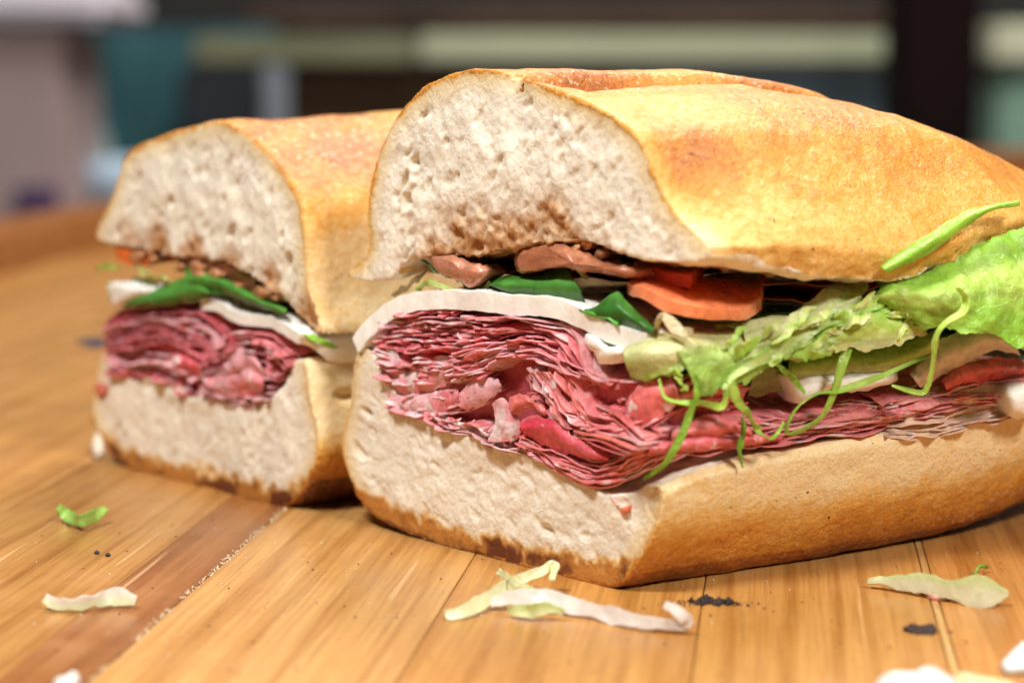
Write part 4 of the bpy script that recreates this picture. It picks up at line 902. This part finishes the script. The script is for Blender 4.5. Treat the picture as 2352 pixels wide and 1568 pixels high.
fold(c6, [[(720, 740), (860, 690), (980, 660), (1060, 720)], [(760, 800), (880, 760), (990, 750), (1070, 770)], [(820, 850), (900, 860), (1000, 850), (1070, 820)]], [0, 3, 0], PALE, .2, half=H2, parent=far)
fold(c6, [[(840, 660), (880, 590), (960, 560), (1010, 620)], [(860, 700), (920, 660), (1000, 640), (1060, 690)], [(900, 740), (980, 720), (1050, 720), (1090, 760)]], [0, 3, 0], PALE * .95, .2, half=H2, parent=far)
fold(c6, [[(560, 600), (640, 600), (700, 640)], [(560, 650), (640, 660), (720, 680)], [(580, 700), (650, 710), (720, 720)]], [0, 3, 0], DKP * 1.15, .1, half=H2, parent=far)
ctop = [(700, 315), (800, 300), (860, 330), (960, 378), (1100, 390), (1200, 412), (1290, 450), (1450, 560), (1560, 592)]
cbot = [(730, 345), (830, 385), (900, 448), (1000, 460), (1130, 470), (1220, 560), (1290, 620), (1380, 680), (1500, 640)]
mid = [((a[0] + b[0]) / 2, (a[1] + b[1]) / 2) for a, b in zip(ctop, cbot)]
Lm = H2.line(cp(c6, mid), [0, 1, 1, 1, 1, 2, 3, 1, -2], 'W')
sheet('cheese_slice', [Lm, Lm + EV * .006, Lm + EV * .016, Lm + EV * .03], .0036, MAT['cheese'], far, 70, 12, amp=.0004, freq=250, cols=[CH], taper=.75, lump=.0003)
blob('cheese_chunk', H2, c6, [(200, 215), (300, 200), (440, 215), (480, 260), (380, 300), (270, 330), (215, 335)], -2, .005, MAT['cheese'], far, CH, 'F', .0008)
leaf(c6, [[(280, 330), (390, 275), (530, 215), (640, 175), (720, 230)], [(285, 335), (410, 305), (560, 270), (680, 240), (760, 260)], [(300, 340), (430, 338), (580, 322), (720, 290), (840, 270)]], [-1, 3, 2], [BL, BL * 1.1, BG], half=H2, ref='F', parent=far)
leaf(c6, [[(620, 130), (740, 135), (880, 200), (1020, 280), (1195, 365)], [(640, 190), (760, 190), (890, 240), (1010, 300), (1195, 375)], [(700, 250), (800, 260), (900, 285), (1010, 330), (1195, 388)]], [-1, 3, 1], [BG * 1.3, BL * 1.15, BG], half=H2, ref='F', parent=far)
leaf(c6, [[(840, 290), (950, 310), (1080, 350), (1200, 385)], [(860, 350), (960, 365), (1080, 380), (1200, 395)]], [-2, -1], [(.10, .09, .02)], half=H2, ref='F', parent=far)
tomato_slice(H2, c6, [(235, 40), (300, 70), (370, 78), (440, 60)], [-2, 0, 0, -2], EV, .02, .0035, [OR, RO], far, 'F')
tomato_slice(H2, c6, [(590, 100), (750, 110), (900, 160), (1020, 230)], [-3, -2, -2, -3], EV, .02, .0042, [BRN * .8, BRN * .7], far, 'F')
shred(c6, [(350, 130), (430, 160), (530, 195)], [0, 1, 0], [2, 3, 2], [(.72, .70, .26)], half=H2, parent=far)
shred(c6, [(330, 190), (400, 195), (470, 215)], [-1, 0, -1], [1.5, 2, 1.5], [(.20, .32, .06)], half=H2, parent=far)
shred(c6, [(130, 140), (180, 112), (250, 135)], [-2, -2, -2], [1, 2, 1], [(.42, .60, .12)], half=H2, ref='F', parent=far)
shred(c6, [(190, 200), (210, 260), (205, 320)], [-2, -2, -2], [1.5, 2, 1.5], [(.70, .70, .45)], half=H2, ref='F', parent=far)
shred(c6, [(1290, 495), (1360, 520), (1450, 560), (1530, 560)], [4, 5, 4, 2], [1.5, 2.2, 1.5, .8], [LG], half=H2, parent=far)
for k in range(16):
    x = rng.uniform(300, 1180); y = np.interp(x, [250, 430, 640, 900, 1180], [70, 60, 130, 200, 340]) + rng.uniform(-30, 25); r = rng.uniform(22, 50)
    blob('soaked_crumb', H2, c6, [(x + r * math.cos(a) * rng.uniform(.7, 1.4), y + r * .8 * math.sin(a) * rng.uniform(.6, 1.3)) for a in np.linspace(0, 6.28, 9)[:-1]], rng.uniform(-2, .3), .003, MAT['soaked'], far, np.array((.42, .19, .08)) * rng.uniform(.7, 1.3), 'F', .0009)
blob('ham_scrap', H2, c6, [(120, 780), (170, 775), (185, 810), (160, 850), (125, 840)], 1, .002, MAT['ham'], far, np.array((.70, .22, .16)), 'F')
adopt(far)

# ------------------------------------------------------------------ scraps lying on the table
def ground_line(c, pts): return np.array([G(*c(x, y), z / 1000) for x, y, z in pts])
def scrap(name, label, cat, c, pts, width, cols, thick=.0004, twist=.7, group=None, nu=60, mat='pale_scrap', across=None):
    o = strip(name, ground_line(c, pts), [w * .62 / 1000 for w in width], thick, MAT[mat], None, nu=nu, cols=cols, twist=twist, amp=.0004, freq=250, taper=.7, fray=.0005, across=across)
    return tag(o, label, cat, group)
GL = 'lettuce scraps on the table'
WL = np.array((.88, .82, .75)); YL = np.array((.82, .83, .48))
scrap('lettuce_scrap', 'bright green curled lettuce scrap left of the farther sandwich half', 'lettuce', c7, [(265, 165, 3.5), (310, 205, 1.5), (370, 230, 2.2), (430, 205, 2.6), (488, 170, 3.5)], [2.5, 4.2, 4.6, 4.4, 2.2], [(.36, .62, .10), (.50, .74, .20), (.34, .60, .10)], group=GL, twist=.9)
scrap('lettuce_scrap', 'pale wavy lettuce strip lying across the dark plank', 'lettuce', c7, [(205, 580, 2.2), (260, 610, 1.4), (350, 610, 1.6), (440, 590, 2.0), (530, 575, 2.2), (625, 590, 1.8)], [2.5, 3.2, 3.2, 4.0, 4.6, 2.6], [(.74, .76, .42), WL], group=GL, twist=.4)
scrap('lettuce_scrap', 'yellow green lettuce strip leaning up to the bread corner', 'lettuce', c8, [(60, 570, 1.0), (150, 545, 1.6), (250, 490, 2.4), (350, 430, 3.4), (440, 395, 4.6), (490, 370, 5.4), (480, 430, 4.0)], [2.4, 4.6, 4.6, 3.6, 3.2, 2.6, 1.5], [YL, (.78, .78, .48)], group=GL, twist=.3, nu=80)
scrap('lettuce_scrap', 'thin straight lettuce stick crossing the yellow green strip', 'lettuce', c8, [(270, 395, 3.6), (330, 430, 4.6), (410, 470, 3.4)], [1.2, 1.6, 1.4], [YL], group=GL, twist=.1)
scrap('lettuce_scrap', 'long whitish lettuce rib with a hooked end before the bread', 'lettuce', c8, [(240, 520, 1.5), (340, 500, 2.4), (450, 500, 2.6), (560, 530, 2.0), (680, 560, 1.6), (800, 590, 1.5), (920, 605, 1.6), (1010, 600, 2.2), (990, 565, 4.0), (930, 530, 5.0)], [2.5, 5.0, 6.4, 5.2, 4.0, 4.6, 3.8, 3.6, 4.0, 2.0], [WL, WL * 1.03, WL * .95], thick=.0009, group=GL, twist=.4, nu=110)
scrap('lettuce_scrap', 'small yellow green leaf bit under the whitish rib', 'lettuce', c8, [(310, 550, 1.4), (390, 552, 2.0), (470, 540, 2.6), (530, 560, 1.6)], [2.0, 4.2, 4.6, 2.0], [YL, (.6, .7, .24)], group=GL, twist=.6)
scrap('lettuce_scrap', 'flat pale lettuce flake lying right of the black scrap', 'lettuce', c8, [(1735, 432, 1.6), (1850, 435, 2.2), (1960, 445, 2.6), (2060, 470, 2.4), (2180, 480, 2.6), (2290, 487, 2.4)], [1.5, 4.2, 5.6, 7.0, 9.0, 1.6], [(.72, .66, .42), (.76, .74, .50), (.66, .74, .34)], thick=.0008, group=GL, twist=.25, nu=80)
scrap('lettuce_scrap', 'tiny curled green shred in the shade of the loaf', 'lettuce', c8, [(2155, 405, .8), (2170, 382, 1.6), (2195, 375, 1.6), (2205, 385, .8)], [.6, 1.0, 1.0, .5], [(.30, .46, .08)], group=GL, nu=24)
def ground_blob(name, label, cat, c, outline, h, mat, col, group=None, amp=.0006, z0=.0):
    P = crom(cp(c, outline), 32, closed=True); ctr = P.mean(0); SEED[0] += 1; rows = []; P = P + np.array([0, h * 9000 if h > .002 else 0])
    for k, z in ((.96, 0), (1, h * .35), (.86, h * .75), (.55, h), (.05, h * 1.05)): rows.append([G(*(ctr + (p - ctr) * k)) + EZ * (z + z0) for p in P])
    g = np.array(rows); n = 32; kk = fbm(g.reshape(-1, 3) * 500 + SEED[0] * 3, 3).reshape(len(rows), n); kk[0] = 0
    g = g + EZ * (np.clip(kk, -.6, 1) * amp)[..., None]
    f = [tuple(range(n))] + [(r * n + i, (r + 1) * n + i, (r + 1) * n + (i + 1) % n, r * n + (i + 1) % n) for r in range(len(rows) - 1) for i in range(n)] + [tuple(range((len(rows) - 1) * n, len(rows) * n))[::-1]]
    v = g.reshape(-1, 3); me = mesh(v, f, np.tile(np.array(col), (len(v), 1)), name); bm = bmesh.new(); bm.from_mesh(me); bmesh.ops.recalc_face_normals(bm, faces=bm.faces); bm.to_mesh(me); bm.free()
    return tag(link(name, me, mat), label, cat, group)
ground_blob('ham_scrap', 'pink ham morsel tucked under the flat pale lettuce flake', 'ham', c8, [(1920, 458), (1960, 462), (2010, 485), (2060, 488), (2055, 512), (1990, 512), (1950, 490)], .0018, MAT['ham'], (.76, .36, .30))
ground_blob('burnt_scrap', 'black oblong burnt scrap on the honey coloured planks', 'crumb', c8, [(1872, 628), (1900, 619), (1940, 621), (1985, 622), (2008, 634), (1990, 648), (1940, 647), (1895, 640)], .0010, MAT['char'], (.035, .016, .014), amp=.0014)
ground_blob('cheese_scrap', 'white lumpy cheese scrap cut by the bottom edge of the picture', 'cheese', c8, [(1755, 830), (1830, 812), (1930, 822), (1990, 790), (2060, 800), (2100, 860), (1990, 920), (1780, 900)], .0028, MAT['cheese'], CH * .62, amp=.0016)
ground_blob('lettuce_scrap', 'dull green lettuce scrap beside the lumpy white cheese scrap', 'lettuce', c8, [(2080, 815), (2200, 830), (2330, 870), (2300, 920), (2120, 900)], .0015, MAT['scrap'], (.50, .56, .28), GL)
ground_blob('cheese_scrap', 'small white cheese scrap at the right edge of the picture', 'cheese', c8, [(2265, 735), (2310, 725), (2325, 712), (2380, 705), (2420, 760), (2330, 770), (2270, 765)], .0024, MAT['cheese'], CH * .62, amp=.0014)
ground_blob('cheese_scrap', 'white cheese scrap on the dark plank at the bottom edge', 'cheese', c7, [(240, 985), (290, 955), (350, 935), (370, 960), (340, 1010), (260, 1020)], .0014, MAT['cheese'], CH * .6, amp=.001)
ground_blob('bread_crumb', 'pale bread crumb left of the farther sandwich half\'s foot', 'crumb', c6, [(105, 1085), (150, 1080), (175, 1110), (150, 1135), (110, 1125)], .003, MAT['scrap'], (.70, .60, .45))
for lab, c, o in (('left one of two tiny black specks beside the dark plank', c7, (445, 377)), ('right one of two tiny black specks beside the dark plank', c7, (496, 387))):
    ground_blob('burnt_speck', lab, 'crumb', c, [(o[0] + 13 * math.cos(a), o[1] + 6 * math.sin(a)) for a in np.linspace(0, 6.28, 9)[:-1]], .0005, MAT['char'], (.02, .015, .02), 'pair of black specks', .0001)
def specks(name, label, items, mat):
    vs, fs, cs = [], [], []
    for p, r, col in items:
        b = len(vs); q = [(1, 0, 0), (-1, 0, 0), (0, 1, 0), (0, -1, 0), (0, 0, 1), (0, 0, -.4)]
        vs += [np.array(p) + np.array(k) * r * rng.uniform(.6, 1.3) for k in q]; cs += [col] * 6
        fs += [(b + i, b + j, b + k) for i, j, k in ((0, 2, 4), (2, 1, 4), (1, 3, 4), (3, 0, 4), (2, 0, 5), (1, 2, 5), (3, 1, 5), (0, 3, 5))]
    return tag(link(name, mesh(vs, fs, np.array(cs), name), mat), label, 'crumbs', kind='stuff')
it = []
for k in range(150):
    f = rng.normal(0, 1); x = 1120 + f * 75; y = 518 + abs(f) * 4 + rng.normal(0, 7)
    it.append((G(*c8(x, y)) + EZ * .0002, rng.uniform(.0001, .00055) * (1.2 if abs(f) < .8 else .6), np.array((.03, .018, .014)) * rng.uniform(.5, 2)))
for x, y, r in ((1095, 510, .0012), (1180, 525, .0012), (1035, 520, .0008)): it.append((G(*c8(x, y)) + EZ * .0003, r, np.array((.02, .013, .012))))
specks('burnt_crumbs', 'sprinkle of black burnt crumbs before the loaf', it, MAT['char'])
it = []
for k in range(90):
    x, y = rng.uniform(0, 2352), rng.uniform(1190, 1560); it.append((G(x, y) + EZ * .0001, rng.uniform(.00012, .00034), np.array((.07, .035, .02)) * rng.uniform(.5, 2.5)))
for k in range(70):
    x, y = rng.uniform(0, 2352), rng.uniform(1190, 1560); it.append((G(x, y) + EZ * .0001, rng.uniform(.0001, .0003), np.array((.75, .6, .42))))
specks('scattered_crumbs', 'fine dark and pale crumbs scattered over the planks', it, MAT['scrap'])
it = []
for k in range(420):
    s = rng.uniform(.30, .46); p = pq * (-.1113 + rng.normal(0, .0004)) + pd * s
    lt = fbm(np.array([[s * 90, 0, 0]]), 2)[0] > -.15
    it.append((np.array([p[0], p[1], .0]), rng.uniform(.0001, .00034), np.array((.70, .54, .34)) * rng.uniform(.8, 1.1) if lt else np.array((.22, .09, .03)) * rng.uniform(.5, 1.5)))
specks('seam_crumbs', 'dried crumbs packed in the seam along the dark plank', it, MAT['scrap'])
# blade tip behind the farther half
k0 = CP + ray(172, 788) * .60; k1 = CP + ray(330, 792) * .60
bm = bmesh.new()
pts = [k0 + EZ * .0008, k0 + (k1 - k0) * .25 + EZ * .0016, k1 + EZ * .0018, k1 - EZ * .0014, k0 + (k1 - k0) * .2 - EZ * .0012]
a = [bm.verts.new(tuple(p)) for p in pts]; b = [bm.verts.new(tuple(p + np.array([0, .0012, 0]))) for p in pts]
bm.faces.new(a); bm.faces.new(b[::-1])
for i in range(5): bm.faces.new((a[i], b[i], b[(i + 1) % 5], a[(i + 1) % 5]))
bmesh.ops.recalc_face_normals(bm, faces=bm.faces); me = bpy.data.meshes.new('knife_tip'); bm.to_mesh(me); bm.free()
tag(link('knife_tip', me, pm('dark_steel', (.10, .11, .17), .4, .1, 40, .3), smooth=False), 'dark blue grey blade tip sticking out behind the farther sandwich half', 'knife')
